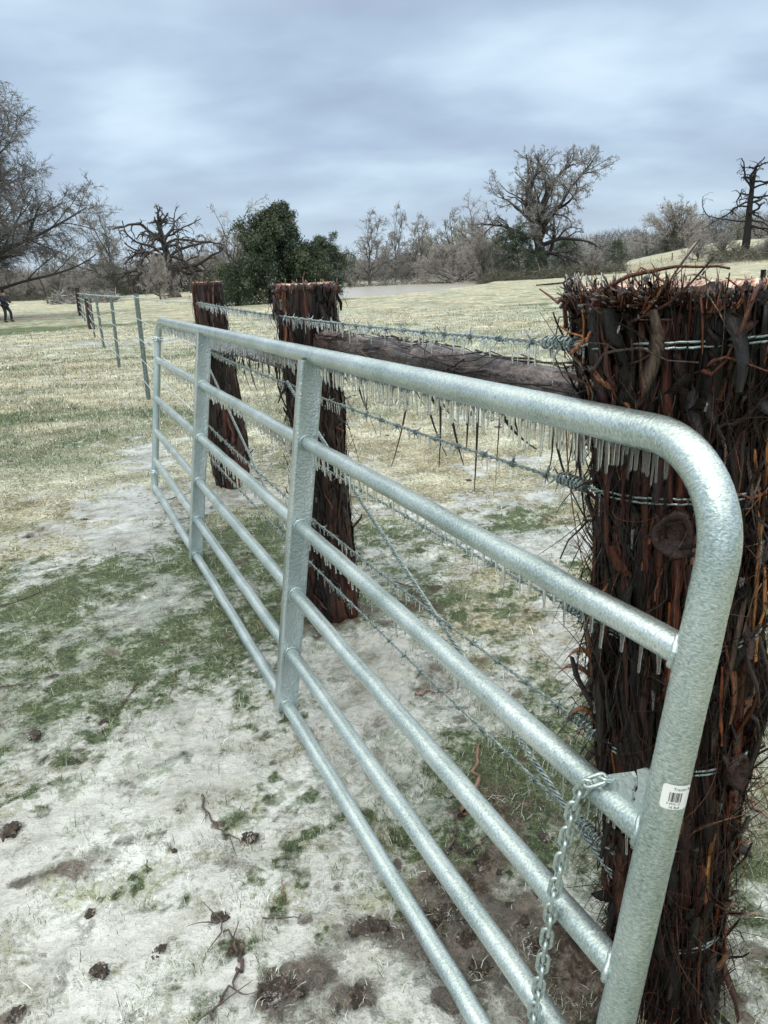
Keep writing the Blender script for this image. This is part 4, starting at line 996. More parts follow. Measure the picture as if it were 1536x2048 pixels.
def tree_geo(seed, H, R, trunk_h, r0, limbs, lv, wob=.16, grav=(-.2, .1, .2, .3), gnarl=1., twig_r=.012, dome=1., lowdroop=0., elev=(10, 75), cut=None):
    """returns (trunk+limb mesh builder, twig mesh builder) with foot at the origin"""
    g = np.random.default_rng(seed); A, B = MB(), MB()
    tr, rr_ = grow(g, np.zeros((1, 3)) - [0, 0, .2], np.array([[0, 0, 1.]]), np.array([trunk_h]), np.array([r0]), 10, .05 * gnarl, 0, .72)
    rr_[0, 0] *= 1.45; rr_[0, 1] *= 1.15
    addtubes(A, tr, rr_, 12)
    # limbs leave from the upper trunk and aim for a dome
    n = limbs; t = np.sort(g.uniform(.45, 1., n)); t[-2:] = 1.; i = np.minimum((t * 10).astype(int), 9); s = tr[0, i] + (tr[0, np.minimum(i + 1, 10)] - tr[0, i]) * (t * 10 - i)[:, None]
    az = np.arange(n) * 2.4 + g.normal(0, .4, n); el = np.radians(elev[0] + (elev[1] - elev[0]) * ((t - .45) / .55) ** 1.3 + g.normal(0, 9, n))
    d = np.stack([np.cos(el) * np.cos(az), np.cos(el) * np.sin(az), np.sin(el)], 1)
    reach = 1 / np.sqrt((np.cos(el) / R) ** 2 + (np.sin(el) / max(.1, H - trunk_h * .75)) ** 2)
    ln = reach * g.uniform(.8 if limbs < 30 else .88, 1.03, n)
    P, Rr = grow(g, s, d, ln, r0 * g.uniform(.34, .52, n) * (1 if limbs < 30 else .55), 12, wob * gnarl, grav[0] + lowdroop * np.mean(np.cos(el)), .25)
    addtubes(A, P, Rr, 8); Lc = ln; cur = (P, Rr)
    for k, (cn, ratio, rr2, K, tp) in enumerate(lv):
        s, nd_, l2, r2, t2 = spawn(g, cur[0], cur[1], Lc, cn, .22 if k == 0 else .12, 1., .35, 1.15 if k else .95, ratio, rr2, tp)
        r2 = np.maximum(r2, twig_r * (.8 if k == len(lv) - 1 else 1.2))
        P, Rr = grow(g, s, nd_, l2, r2, K, wob * (1.1 + .15 * k) * gnarl, grav[min(k + 1, len(grav) - 1)], .35 if k < len(lv) - 1 else .5)
        if cut is not None:
            keep = cut(P[:, -1]); P, Rr, l2 = P[keep], Rr[keep], l2[keep]
        addtubes(A if k == 0 and len(lv) > 1 else B, P, Rr, (6, 4, 3, 3, 3)[k]); Lc = l2; cur = (P, Rr)
    return A, B
def place_tree(name, label, cat, A, B, ma, mb_, loc, rz=0., sc=1., group=None, lean=0.):
    loc = (loc[0], loc[1], gz(loc[0], loc[1]) if len(loc) < 3 else loc[2])
    o = bpy.data.objects.new(name, None); COL.objects.link(o); o.location = loc; o.rotation_euler = (0, lean, rz); o.scale = (sc,) * 3 if np.isscalar(sc) else sc
    tag(o, label, cat, group)
    for nm, me, m in (('trunk', A, ma), ('crown', B, mb_)):
        if isinstance(me, MB): me = me.mesh(nm, m)
        c = bpy.data.objects.new(nm, me); COL.objects.link(c); c.parent = o
    return o
def bark(col, ns=8): return plain('tree_bark', col, .8, ns=ns, var=.5)
B_DARK = plain('dark_wet_bark', (.030, .026, .024), .7, ns=7, var=.5)
B_GREY = plain('grey_bark', (.085, .078, .070), .8, ns=6, var=.5)
TW_GREY = plain('icy_grey_twigs', (.215, .205, .195), .45, ns=2.5, var=.35, coat=.3)
TW_DARK = plain('dark_icy_twigs', (.095, .09, .086), .45, ns=2.5, var=.35, coat=.3)
TW_PALE = plain('pale_frosted_twigs', (.34, .315, .295), .5, ns=1.2, var=.3, coat=.2)
TW_TAN = plain('greenish_tan_twigs', (.21, .215, .15), .5, ns=1.2, var=.3)
def P_(px, Y):
    q = atd(px, 560, Y); return (q[0], q[1])

# big bare oak on the left, trunk outside the frame
A, B = tree_geo(22, 12.8, 11.6, 3.4, .62, 54, [(14, .34, .5, 8, .2), (10, .46, .55, 6, .3), (9, .5, .6, 5, .3), (3, .5, .7, 4, .3)], wob=.085, grav=(.02, .12, .2, .2, .2), twig_r=.011, elev=(14, 86), cut=lambda e: (e[:, 2] > 2.9 + .9 * np.sin(e[:, 0] * 2)) & (((e[:, 0] ** 2 + e[:, 1] ** 2) / 12.8 ** 2 + ((e[:, 2] - 5.5) / 8.6) ** 2) < 1 + .08 * np.sin(e[:, 2] * 3)))
place_tree('bare_oak', 'large bare oak with dense icy twigs spreading in from the left edge', 'tree', A, B, B_DARK, TW_DARK, (-27.0, 46), .6, 1.03)

# dead oak left of centre, thick broken limbs
def dead_oak(seed, H, R, th, r0, limbs, l1=5, l2=4, elev=(-5, 80), grav=(.05, .5, .6)):
    g = np.random.default_rng(seed); A = MB(); B = MB()
    tr, rr_ = grow(g, np.zeros((1, 3)) - [0, 0, .3], np.array([[0, 0, 1.]]), np.array([th]), np.array([r0]), 12, .035, 0, .35); rr_[0, 0] *= 1.5
    addtubes(A, tr, rr_, 12)
    n = limbs; t = np.linspace(.36, 1, n); i = np.minimum((t * 12).astype(int), 11); s = tr[0, i] + (tr[0, np.minimum(i + 1, 12)] - tr[0, i]) * (t * 12 - i)[:, None]
    az = np.arange(n) * 2.6 + g.normal(0, .5, n); el = np.radians(elev[0] + (elev[1] - elev[0]) * ((t - .36) / .64) ** 1.6 + g.normal(0, 10, n))
    d = np.stack([np.cos(el) * np.cos(az), np.cos(el) * np.sin(az), np.sin(el)], 1); ln = R * (1.25 - .6 * t) * g.uniform(.75, 1.1, n) * np.where(t > .8, np.clip((H - th) / R, .4, 1.2), 1)
    P, Rr = grow(g, s, d, ln, r0 * g.uniform(.24, .42, n) * (1.1 - .35 * t), 14, .19, grav[0], .35); addtubes(A, P, Rr, 8)
    s, nd_, l2_, r2, t2 = spawn(g, P, Rr, ln, l1, .2, 1., .5, 1.3, .42, .6, .5); P2, R2 = grow(g, s, nd_, l2_, r2, 9, .28, grav[1], .35); addtubes(B, P2, R2, 6)
    s, nd_, l3, r3, t3 = spawn(g, P2, R2, l2_, l2, .25, 1., .5, 1.3, .42, .6, .4); P3, R3 = grow(g, s, nd_, l3, np.maximum(r3, .03), 6, .3, grav[2], .4); addtubes(B, P3, R3, 4)
    return A, B
A, B = dead_oak(16, 14.2, 10.4, 11.6, .85, 30, 8, 5, elev=(14, 80), grav=(.28, .75, .8))
place_tree('dead_oak', 'dead oak with thick broken drooping limbs left of the dark cedar', 'tree', A, B, B_DARK, B_DARK, P_(345, 120), .9)
A, B = dead_oak(34, 17.5, 9.5, 17.5, .75, 20, 6, 3, elev=(-10, 45), grav=(-.1, .5, .6))
place_tree('dead_oak', 'black dead snag with contorted limbs at the right edge of the pasture', 'tree', A, B, plain('black_dead_wood', (.012, .010, .010), .8, ns=6, var=.5), plain('black_dead_wood', (.012, .010, .010), .8, ns=6, var=.5), P_(1484, 132), .4, (1.0, 1.0, .80))

# the great oak right of the pond
A, B = tree_geo(47, 23.5, 12.0, 8.6, 1.1, 15, [(10, .42, .52, 9, .35), (8, .42, .5, 7, .35), (9, .42, .6, 5, .3), (4, .5, .7, 4, .3)], wob=.17, grav=(.03, .1, -.05, -.2, -.2), gnarl=1.1, twig_r=.024, elev=(5, 80))
place_tree('great_oak', 'tallest bare oak with a heavy trunk standing right of the pond', 'tree', A, B, B_DARK, TW_GREY, P_(1088, 133), 0.3, .89)

# evergreens
def evergreen(seed, H, R, n1=90, leaves=46000, cone=1., droop=.5, irr=.35):
    g = np.random.default_rng(seed); A, B = MB(), MB()
    tr, rr_ = grow(g, np.zeros((1, 3)), np.array([[0, 0, 1.]]), np.array([H * .93]), np.array([.045 * H * .5]), 10, .05, 0, .15); addtubes(A, tr, rr_, 8)
    t = g.uniform(.03, .97, n1) ** .9; az = g.uniform(0, 2 * PI, n1); i = np.minimum((t * 10).astype(int), 9); s = tr[0, i]+ (tr[0, i + 1] - tr[0, i]) * (t * 10 - i)[:, None]
    lob = 1 + irr * (fbm(np.cos(az) * 1.4 + seed, np.sin(az) * 1.4 + t * 3.4, 3, seed) - .5) * 3.2
    prof = np.interp(t, [0, .12, .35, .6, .8, 1], [.9, 1, .88, .62, .42, .10]) if cone else np.interp(t, [0, .2, .6, .9, 1], [.8, 1, .95, .6, .3])
    ln = R * prof * lob; el = np.radians(5 + 50 * t + g.normal(0, 10, n1)); d = np.stack([np.cos(el) * np.cos(az), np.cos(el) * np.sin(az), np.sin(el)], 1)
    P, Rr = grow(g, s, d, np.maximum(ln, .2), np.full(n1, .035), 7, .12, droop, .3); addtubes(A, P, Rr, 5)
    s, nd_, l2, r2, t2 = spawn(g, P, Rr, ln, 9, .25, 1., .4, 1.1, .38, .5, .4); P2, R2 = grow(g, s, nd_, np.maximum(l2, .15), r2, 5, .15, droop * 1.2, .3); addtubes(A, P2, R2, 3)
    allp = P2.reshape(-1, 3); ci = g.integers(0, len(allp), leaves); sp = H * .022
    c = allp[ci] + g.normal(0, sp, (leaves, 3)); dd = nrmz(g.normal(0, 1, (leaves, 3)) + np.array([0, 0, -.7])); L_ = g.uniform(.5, 1.5, leaves)[:, None] * H * .018 + .03
    sd_ = nrmz(np.cross(dd, g.normal(0, 1, (leaves, 3)))) * L_ * .2
    v = np.stack([c - sd_, c + sd_, c + dd * L_ + sd_ * .5, c + dd * L_ - sd_ * .3], 1).reshape(-1, 3)
    cl = fbm(allp[ci][:, 0] * 2.2 / H * 6, allp[ci][:, 2] * 2.2 / H * 6, 2, seed + 4)
    base = np.array([.020, .045, .030]) * (1 - cl[:, None]) + np.array([.055, .075, .028]) * cl[:, None]
    base = base * g.uniform(.6, 1.5, (leaves, 1)); icy = g.random(leaves) < .05; base[icy] = base[icy] * .5 + .16
    B.add(v, np.arange(leaves * 4).reshape(-1, 4), np.repeat(base, 4, axis=0)); return A, B
A, B = evergreen(3, 7.15, 3.8, 130, 90000, True, .75, .6)
place_tree('cedar_tree', 'large dark green cedar behind the two middle fence posts', 'tree', A, B, B_GREY, M_LEAF, P_(538, 57), .5)
A, B = evergreen(9, 4.3, 2.3, 70, 36000, False, .6, .45)
cs = place_tree('cedar_tree', 'smaller dark cedar at the left end of the pond', 'tree', A, B, B_GREY, M_LEAF, P_(648, 58), 1.)
A3, B3 = evergreen(14, 7.5, 4.6, 80, 30000, False, .6, .5); ca, cbm = A3.mesh('trunk', B_GREY), B3.mesh('crown', M_LEAF)
place_tree('cedar_tree', 'dark cedar crouching under the tallest bare oak', 'tree', ca, cbm, None, None, P_(1040, 128), .2, (1.0, 1.0, 1.0))
place_tree('cedar_tree', 'dark cedar just right of the heavy oak trunk', 'tree', ca, cbm, None, None, P_(1128, 150), 2.2, .85)
place_tree('cedar_tree', 'dark round cedar on the far bank of the pond', 'tree', ca, cbm, None, None, P_(822, 235), 1.2, .95)
place_tree('cedar_tree', 'low dark cedar at the foot of the far round bare tree', 'tree', ca, cbm, None, None, P_(1337, 232), 3.2, .8)
place_tree('cedar_tree', 'low dark cedar on the hill edge behind the small pale shrub', 'tree', ca, cbm, None, None, P_(1225, 215), 4.2, .75)
place_tree('cedar_tree', 'dark cedar between the dead oak and the big left oak', 'tree', ca, cbm, None, None, P_(215, 150), 5.2, .75)
place_tree('cedar_tree', 'low wide cedar beneath the large dark cedar on its left', 'tree', ca, cbm, None, None, P_(462, 70), 5.9, (.42, .42, .36))

# bare trees of the middle distance
pro = []
for sd_, tw, gn in ((61, TW_GREY, 1.), (62, TW_PALE, 1.), (63, TW_TAN, .8)):
    A, B = tree_geo(sd_, 14, 7.0, 4.2, .34, 13, [(8, .45, .55, 6, .4), (8, .45, .55, 5, .4), (7, .5, .6, 4, .3)], wob=.15, grav=(-.1, .05, .1, .1), gnarl=gn, twig_r=.03, elev=(12, 85))
    pro.append((A.mesh('trunk', B_GREY), B.mesh('crown', tw)))
A, B = tree_geo(71, 8.5, 7.5, 1.6, .34, 18, [(10, .45, .5, 6, .35), (9, .45, .6, 5, .35), (6, .5, .6, 4, .3)], wob=.10, grav=(-.1, 0, 0, 0), twig_r=.028, elev=(8, 85))
pro.append((A.mesh('trunk', B_GREY), B.mesh('crown', TW_PALE)))
def bt(k, label, px, Y, sc, rz=None, lean=0., group=None):
    return place_tree('bare_tree', label, 'tree', pro[k][0], pro[k][1], None, None, P_(px, Y), rng.uniform(0, 6) if rz is None else rz, sc, group, lean)
bt(0, 'slender grey bare tree just left of the dead oak', 232, 118, .95)
bt(1, 'pale bare tree rising behind the left flank of the large dark cedar', 470, 128, 1.0)
bt(3, 'rounded icy brush tree in front of the dead oak trunk', 316, 106, (.42, .42, .72))
bt(0, 'wide bare tree at the left end of the far pond bank', 738, 172, 1.15)
bt(0, 'tall thin bare tree second from the left on the far pond bank', 790, 190, (.8, .8, 1.32))
bt(0, 'bare tree with dark forked limbs in the middle of the far pond bank', 842, 180, 1.1)
bt(2, 'greenish bare tree behind the icy thicket on the pond bank', 905, 205, 1.35)
bt(1, 'pale bare tree behind the left limbs of the tallest oak', 968, 190, 1.3)
bt(3, 'broad grey icy thicket leaning over the far water edge', 900, 152, (1.05, .9, 1.0), lean=-.18)
bt(3, 'icy grey thicket left of the cedar under the tallest oak', 965, 138, (.8, .8, .98))
bt(3, 'round bare tree standing alone on the right hill', 1345, 222, (1.6, 1.6, 1.55))
bt(3, 'small bare shrub right of the person in blue', 1185, 126, (.42, .42, .52))
bt(3, 'small bare shrub left of the black dead snag', 1392, 128, (.36, .36, .5))
bt(3, 'icy shrub against the foot of the black dead snag', 1440, 136, (.5, .5, .45))
bt(3, 'icy shrub at the right edge below the dead snag limbs', 1530, 118, (.5, .5, .36))
for i, (px, Y, k, s_) in enumerate([(15, 170, 0, .75), (60, 185, 1, .8), (110, 165, 0, .8), (160, 190, 1, .85), (200, 175, 0, .9), (268, 182, 1, .95), (380, 175, 1, .9), (425, 190, 0, .95), (700, 300, 1, 1.0), (760, 290, 1, 1.3), (860, 300, 1, 1.6),
        (930, 310, 2, 1.7), (1010, 260, 1, 1.2), (1150, 270, 1, .95), (1195, 285, 0, .85), (1245, 290, 1, .9), (1290, 300, 0, .8), (1385, 290, 1, .8), (1425, 300, 0, .75), (1465, 290, 2, .8), (1510, 285, 1, .85), (1550, 290, 0, .8), (640, 260, 1, .9), (580, 240, 1, .8)]):
    bt(k, 'grey bare tree in the far tree line across the left of the pasture' if px < 690 else 'grey bare tree in the far tree line behind the pond and the right hill', px, Y, s_ * .9, group='far left tree line' if px < 690 else 'far right tree line')
# the woods behind, one mass of twigs
def woods():
    mb = MB(); g = np.random.default_rng(88); N = 150000
    px = g.uniform(-160, 1720, N); Y = np.where(px < 690, g.uniform(190, 235, N), g.uniform(290, 350, N))
    t = (px - 768) / FPX; x = t * Y * 1.04; y = Y
    z0 = height(x, y); hmax = np.where(px < 690, 7.5, 11) * (.55 + .75 * fbm(px * .018, px * 0 + 1, 3, 77)) * np.where((px > 600) & (px < 1000), .85, 1)
    z = z0 + hmax * g.uniform(0, 1, N) ** 1.25
    ln = g.uniform(.8, 2.8, N); d = nrmz(np.c_[g.normal(0, .6, N), g.normal(0, .6, N), np.abs(g.normal(0, 1, N))])
    p = np.c_[x, y, z]; sd_ = nrmz(np.cross(d, g.normal(0, 1, (N, 3)))) * g.uniform(.03, .075, N)[:, None]
    v = np.stack([p - sd_, p + sd_, p + d * ln[:, None] + sd_ * .3, p + d * ln[:, None] - sd_ * .3], 1).reshape(-1, 3)
    cl = fbm(px * .03, z * .3, 3, 78)[:, None]; c = np.where(cl > .56, np.array([.16, .145, .13]), np.array([.085, .08, .072])) * g.uniform(.6, 1.5, (N, 1))
    dark = (z - z0 < 2.6) & (fbm(px * .05, px * 0, 2, 79) > .52); c[dark] = np.array([.028, .045, .035]) * g.uniform(.6, 1.4, (dark.sum(), 1))
    mb.add(v, np.arange(N * 4).reshape(-1, 4), np.repeat(c, 4, axis=0))
    tag(mb.build('distant_woods', M_TREE, org=np.zeros(3), smooth=False), 'hazy grey bare woods along the horizon', 'woods', kind='stuff')
woods()
# undergrowth and fallen brush
def brush(px0, px1, Y0, Y1, h, N, cols, name, label, seed, kind='stuff'):
    g = np.random.default_rng(seed); mb = MB(); px = g.uniform(px0, px1, N); Y = g.uniform(Y0, Y1, N)
    x = (px - 768) / FPX * Y * 1.045; z0 = height(x, Y); z = z0 + h * g.uniform(0, 1, N) ** 1.6 * (.3 + 1.2 * fbm(px * .12, Y * .2, 2, seed))
    ln = g.uniform(.3, 1.2, N) * h; d = nrmz(np.c_[g.normal(0, 1, N), g.normal(0, 1, N), g.normal(.35, .5, N)]); p = np.c_[x, Y, z]
    sd_ = nrmz(np.cross(d, g.normal(0, 1, (N, 3)))) * g.uniform(.012, .035, N)[:, None]
    v = np.stack([p - sd_, p + sd_, p + d * ln[:, None] + sd_ * .4, p + d * ln[:, None] - sd_ * .4], 1).reshape(-1, 3)
    v[:, 2] = np.maximum(v[:, 2], np.repeat(z0, 4) + .01)
    c = np.array(cols)[g.integers(0, len(cols), N)] * g.uniform(.6, 1.4, (N, 1)); mb.add(v, np.arange(N * 4).reshape(-1, 4), np.repeat(c, 4, axis=0))
    tag(mb.build(name, M_TREE, org=np.zeros(3), smooth=False), label, 'brush', kind=kind)
GB = [(.10, .09, .08), (.24, .22, .2), (.05, .045, .04), (.5, .52, .52)]
brush(178, 300, 100, 112, 1.3, 3500, GB, 'brush_pile', 'icy brush pile in front of the left dead oak', 1)
brush(690, 1000, 158, 176, 1.6, 9000, GB + [(.04, .06, .035)], 'bank_brush', 'low brush along the far pond bank', 2)
brush(960, 1230, 118, 134, 1.5, 12000, [(.04, .055, .03), (.08, .085, .05), (.12, .10, .08), (.035, .04, .03), (.2, .19, .17)], 'bank_brush', 'weedy brush around the foot of the tallest oak', 3)
brush(1380, 1600, 112, 135, 1.3, 9000, [(.05, .06, .035), (.1, .09, .07), (.2, .18, .16), (.035, .05, .03)], 'bank_brush', 'brush below the black dead snag', 4)
brush(1190, 1560, 104, 170, .30, 9000, [(.32, .27, .2), (.2, .15, .11), (.45, .42, .36), (.25, .2, .14)], 'weed_tufts', 'rough frosted weeds on the right hillside', 5)
brush(-40, 180, 130, 150, .8, 5000, [(.04, .035, .03), (.08, .07, .06), (.03, .04, .03)], 'bank_brush', 'dark undergrowth along the far left field edge', 6)
# fallen dark limb over the water
g = np.random.default_rng(6); mb = MB(); q = P_(905, 140)
for k in range(9):
    a = np.array([q[0] + 1.5 + g.normal(0, .8), q[1], .3]); e = a + np.array([g.uniform(-6, 6), g.normal(0, 2), g.uniform(.2, 3)])
    addtubes(mb, smoothline([a, (a + e) / 2 + g.normal(0, .5, 3), e], 9), np.linspace(.14, .03, 9), 6)
single(mb, 'fallen_limb', B_DARK, 'dark fallen limb lying in the icy thicket at the pond edge', 'fallen branch', (q[0], q[1], 0))

# ------------------------------------------------------------------ far fence on the right, utility pole
def small_post(px, Y, h, label, r=.07, group=None):
    x, y = P_(px, Y); z = gz(x, y); mb = MB(); addtubes(mb, np.array([(x, y, z - .1), (x + .01, y, z + h * .5), (x, y, z + h)]), [r, r * .95, r * .9], 8); endcap(mb, (x, y, z + h), (0, 0, 1), r * .9, 8)
    return single(mb, 'wooden_post', B_DARK, label, 'fence post', (x, y, z), group), np.array([x, y, z + h * .85])
f1, e1_ = small_post(1235, 142, 1.5, 'dark wooden post of the distant hillside fence, nearest to the small bare shrub', .12)
f2, e2_ = small_post(1341, 150, 1.4, 'dark wooden post of the distant hillside fence, below the round bare tree', .11)
ends = [e1_]
for px in (1258, 1278, 1299, 1320):
    o, e = small_post(px, 142 + (px - 1235) / 106 * 8, 1.35, 'thin stake of the distant hillside fence', .03, 'thin stakes of the hillside fence'); ends.append(e)
ends.append(e2_)
mb = MB()
for dz in (0, -.35, -.7): addtubes(mb, np.array(ends) + [0, 0, dz], .012, 4)
single(mb, 'fence_wire', M_WIRE, 'thin wires of the distant hillside fence', 'fence wire', ends[0])
x, y = P_(700, 330); z = gz(x, y); t = thing('utility_pole', 'thin utility pole rising above the far woods left of the pond trees', 'utility pole', (x, y, z))
mb = MB(); addtubes(mb, np.array([(x, y, z), (x, y, z + 13)]), [.2, .14], 8); part(mb, 'pole', B_DARK, t)
mb = MB(); addbox(mb, (x, y, z + 11.8), (1.3, 0, 0), (0, .08, 0), (0, 0, .08)); part(mb, 'crossarm', B_DARK, t)
x, y = P_(88, 110); mb = MB(); z = gz(x, y); addtubes(mb, np.array([(x - .8, y, z + 4.2), (x - .3, y, z + 2.2), (x, y, z - .1)]), [.07, .1, .14], 8); single(mb, 'leaning_snag', B_DARK, 'thin dark leaning trunk beyond the person on the left', 'dead tree', (x, y, z))

# ------------------------------------------------------------------ people
def skin_mesh(name, verts, edges, radii, m, parent, sub=1):
    me = bpy.data.meshes.new(name); me.from_pydata([tuple(v) for v in verts], edges, []); o = bpy.data.objects.new(name, me); COL.objects.link(o)
    md = o.modifiers.new('s', 'SKIN'); md.use_smooth_shade = True
    for i, r in enumerate(radii):
        sv = me.skin_vertices[0].data[i]; sv.radius = (r, r) if np.isscalar(r) else r; sv.use_root = i == 0
    if sub: sb = o.modifiers.new('u', 'SUBSURF'); sb.levels = sub; sb.render_levels = sub
    dg = bpy.context.evaluated_depsgraph_get(); me2 = bpy.data.meshes.new_from_object(o.evaluated_get(dg)); bpy.data.objects.remove(o)
    me2.name = name; me2.materials.clear(); me2.materials.append(m); o = bpy.data.objects.new(name, me2); COL.objects.link(o); o.parent = parent
    for p in me2.polygons: p.use_smooth = True
    return o
SKIN = plain('skin', (.42, .24, .17), .5); NAVY = plain('navy_jacket', (.022, .026, .045), .7, ns=20, var=.3); TROU = plain('dark_trousers', (.014, .018, .026), .7, ns=20, var=.3); BLK = plain('black_knit', (.008, .009, .009), .8); GRYB = plain('grey_band', (.25, .25, .27), .6)
HIVIZ = plain('pale_yellow_glove', (.45, .42, .22), .7); BLUE = plain('blue_coveralls', (.020, .070, .125), .7, ns=8, var=.3)
def person(loc, rz, label, jac, trou, hat, bend=0., sc=1., gloves=SKIN):
    t = thing('person', label, 'person', (0, 0, 0)); b = bend
    hip = np.array([0, 0, .93]); ch = np.array([.02 + .32 * b, 0, 1.28 - .06 * b]); nk = np.array([.03 + .52 * b, 0, 1.48 - .16 * b]); hd = nk + [.03 + .06 * b, 0, .13]; ht = hd + [.01, 0, .12]
    S_ = {}
    def arm(sg, el, wr): return [nk + [0, .17 * sg, -.05], np.array(el), np.array(wr)]
    ra = arm(-1, [.12 + .45 * b, -.26, 1.20 - .1 * b], [.34 + .5 * b, -.20, 1.12 - .25 * b]); la = arm(1, [.05 + .45 * b, .25, 1.18 - .1 * b], [.28 + .5 * b, .20, 1.05 - .25 * b])
    rl = [hip + [0, -.09, -.04], np.array([.05, -.10, .50]), np.array([-.06, -.11, .09])]; ll = [hip + [0, .09, -.04], np.array([.24 - .2 * b, .10, .55]), np.array([.20 - .12 * b, .11, .10])]
    V = [hip, hip + [.01 + .15 * b, 0, .2], ch, nk, hd, ht]; E = [(0, 1), (1, 2), (2, 3), (3, 4), (4, 5)]; R_ = [.12, .12, .14, .055, (.085, .095), .06]
    for ch_, r in ((ra, (.05, .042, .03)), (la, (.05, .042, .03))):
        n = len(V); V += ch_ + [ch_[2] + [.09, 0, -.02]]; E += [(3, n), (n, n + 1), (n + 1, n + 2), (n + 2, n + 3)]; R_ += [r[0], r[1], r[2], .028]
    for ch_ in (rl, ll):
        n = len(V); V += ch_ + [ch_[2] + [.0, 0, -.05]]; E += [(0, n), (n, n + 1), (n + 1, n + 2), (n + 2, n + 3)]; R_ += [.085, .06, .045, .04]
    body = skin_mesh('body', V, E, R_, SKIN, t)
    V = [hip + [0, 0, -.02], hip + [.01 + .15 * b, 0, .2], ch, nk + [0, 0, -.04]]; E = [(0, 1), (1, 2), (2, 3)]; R_ = [(.20, .23), (.20, .22), (.21, .24), (.12, .15)]
    for ch_ in (ra, la): n = len(V); V += ch_; E += [(3, n), (n, n + 1), (n + 1, n + 2)]; R_ += [.10, .085, .066]
    skin_mesh('jacket', V, E, R_, jac, t)
    V = [hip + [0, 0, .03]]; E = []; R_ = [(.15, .17)]
    for ch_ in (rl, ll): n = len(V); V += ch_; E += [(0, n), (n, n + 1), (n + 1, n + 2)]; R_ += [.115, .085, .07]
    skin_mesh('trousers', V, E, R_, trou, t)
    for ch_ in (rl, ll):
        a = ch_[2]; skin_mesh('boot', [a + [-.03, 0, .05], a + [-.03, 0, -.04], a + [.08, 0, -.055], a + [.16, 0, -.06]], [(0, 1), (1, 2), (2, 3)], [.055, .052, .045, .035], BLK, t)
    for ch_ in (ra, la):
        w_ = ch_[2]; V = [w_, w_ + [.06, 0, -.01]]; E = [(0, 1)]; R_ = [.035, .036]
        for q in range(4): n = len(V); V += [w_ + [.09, -.03 + .02 * q, -.015], w_ + [.125 - .008 * abs(q - 1.5), -.032 + .021 * q, -.05]]; E += [(1, n), (n, n + 1)]; R_ += [.012, .010]
        n = len(V); V += [w_ + [.07, .045, -.01], w_ + [.10, .05, -.02]]; E += [(1, n), (n, n + 1)]; R_ += [.013, .011]
        skin_mesh('glove', V, E, R_, gloves, t)
    skin_mesh('hat', [hd + [-.035, 0, -.02], hd + [-.02, 0, .06], hd + [-.01, 0, .12], hd + [-.01, 0, .18]], [(0, 1), (1, 2), (2, 3)], [.10, .125, .12, .06], hat, t)
    t.location = loc; t.rotation_euler = (0, 0, rz); t.scale = (sc,) * 3; ORG[t.name] = np.zeros(3)
    return t
gp_ = gnd(19, 643); p1 = person((gp_[0] - .1, gp_[1], gz(*gp_[:2])), -.25, 'person in a dark jacket and black beanie walking at the left edge', NAVY, TROU, BLK, 0., 1.0, HIVIZ)
V = [np.array([-.15, -.17, 1.02]), np.array([.05, -.20, .97]), np.array([.19, -.10, .93])]
skin_mesh('reflective_band', V, [(0, 1), (1, 2)], [.022, .022, .022], GRYB, p1)
x, y = P_(1121, 128); person((x, y, gz(x, y)), 2.2, 'person in blue coveralls bending over by the brush under the tallest oak', BLUE, BLUE, plain('blue_grey_hood', (.09, .14, .17), .7), .35, 1.08)
x, y = P_(1132, 127.6); z = gz(x, y); mb = MB(); addtubes(mb, smoothline([(x, y, z - .05), (x + .03, y, z + .5), (x - .02, y, z + 1.0), (x + .05, y, z + 1.35)], 10), np.array([.10, .11, .10, .09, .09, .10, .12, .14, .12, .04]), 10)
single(mb, 'broken_stump', plain('pale_split_wood', (.55, .54, .48), .6, ns=5, var=.2), 'pale broken stump beside the person in blue', 'stump', (x, y, z))

# ------------------------------------------------------------------ mud clods, sticks and bark on the ground
M_STICK = plain('wet_brown_stick', (.07, .045, .035), .5, ns=30, var=.6, bs=(.8, .01), coat=.3); M_PBARK = plain('pinkish_bark', (.20, .115, .085), .5, ns=30, var=.5, bs=(.8, .01))
def clod(px, py, r, label, group=None, flat=.55, off=None):
    c = gnd(px, py); g = np.random.default_rng(int(px * 7 + py)); bm = bmesh.new(); bmesh.ops.create_icosphere(bm, subdivisions=4, radius=1.)
    for v in bm.verts:
        q = np.array(v.co[:]); n_ = fbm(q[0] * 2.2 + px, q[1] * 2.2 + q[2] * 1.7, 4, 5) - .5; n2 = fbm(q[0] * 7 + py, q[2] * 7 + q[1] * 5, 3, 9) - .5
        s_ = 1 + 1.1 * n_ + .6 * n2; v.co = Vector((q[0] * r * s_, q[1] * r * s_ * .8, q[2] * r * flat * s_))
    me = bpy.data.meshes.new('mud_clod'); bm.to_mesh(me); bm.free(); me.materials.append(M_CLOD)
    for p in me.polygons: p.use_smooth = True
    o = bpy.data.objects.new('mud_clod', me); COL.objects.link(o); o.location = (c[0], c[1], gz(c[0], c[1]) - r * flat * .42); o.rotation_euler = (0, 0, g.uniform(0, 6))
    tag(o, label, 'mud clod', group); return o
GC = 'dark frozen mud clods between the gate and the near post'
for px, py, r in [(915, 1700, .022), (965, 1735, .020), (895, 1820, .035), (935, 1870, .030), (1000, 1745, .013), (870, 1765, .018), (1020, 1810, .014), (1050, 1850, .024), (1075, 1790, .018), (985, 1880, .016), (1045, 1720, .012), (940, 1760, .014), (1065, 1890, .018), (1110, 1745, .02), (960, 1930, .03), (1085, 1680, .02), (1030, 1930, .02), (1130, 1850, .025)]:
    clod(px, py, r, 'dark frozen mud clod among frost between the gate and the near post', GC)
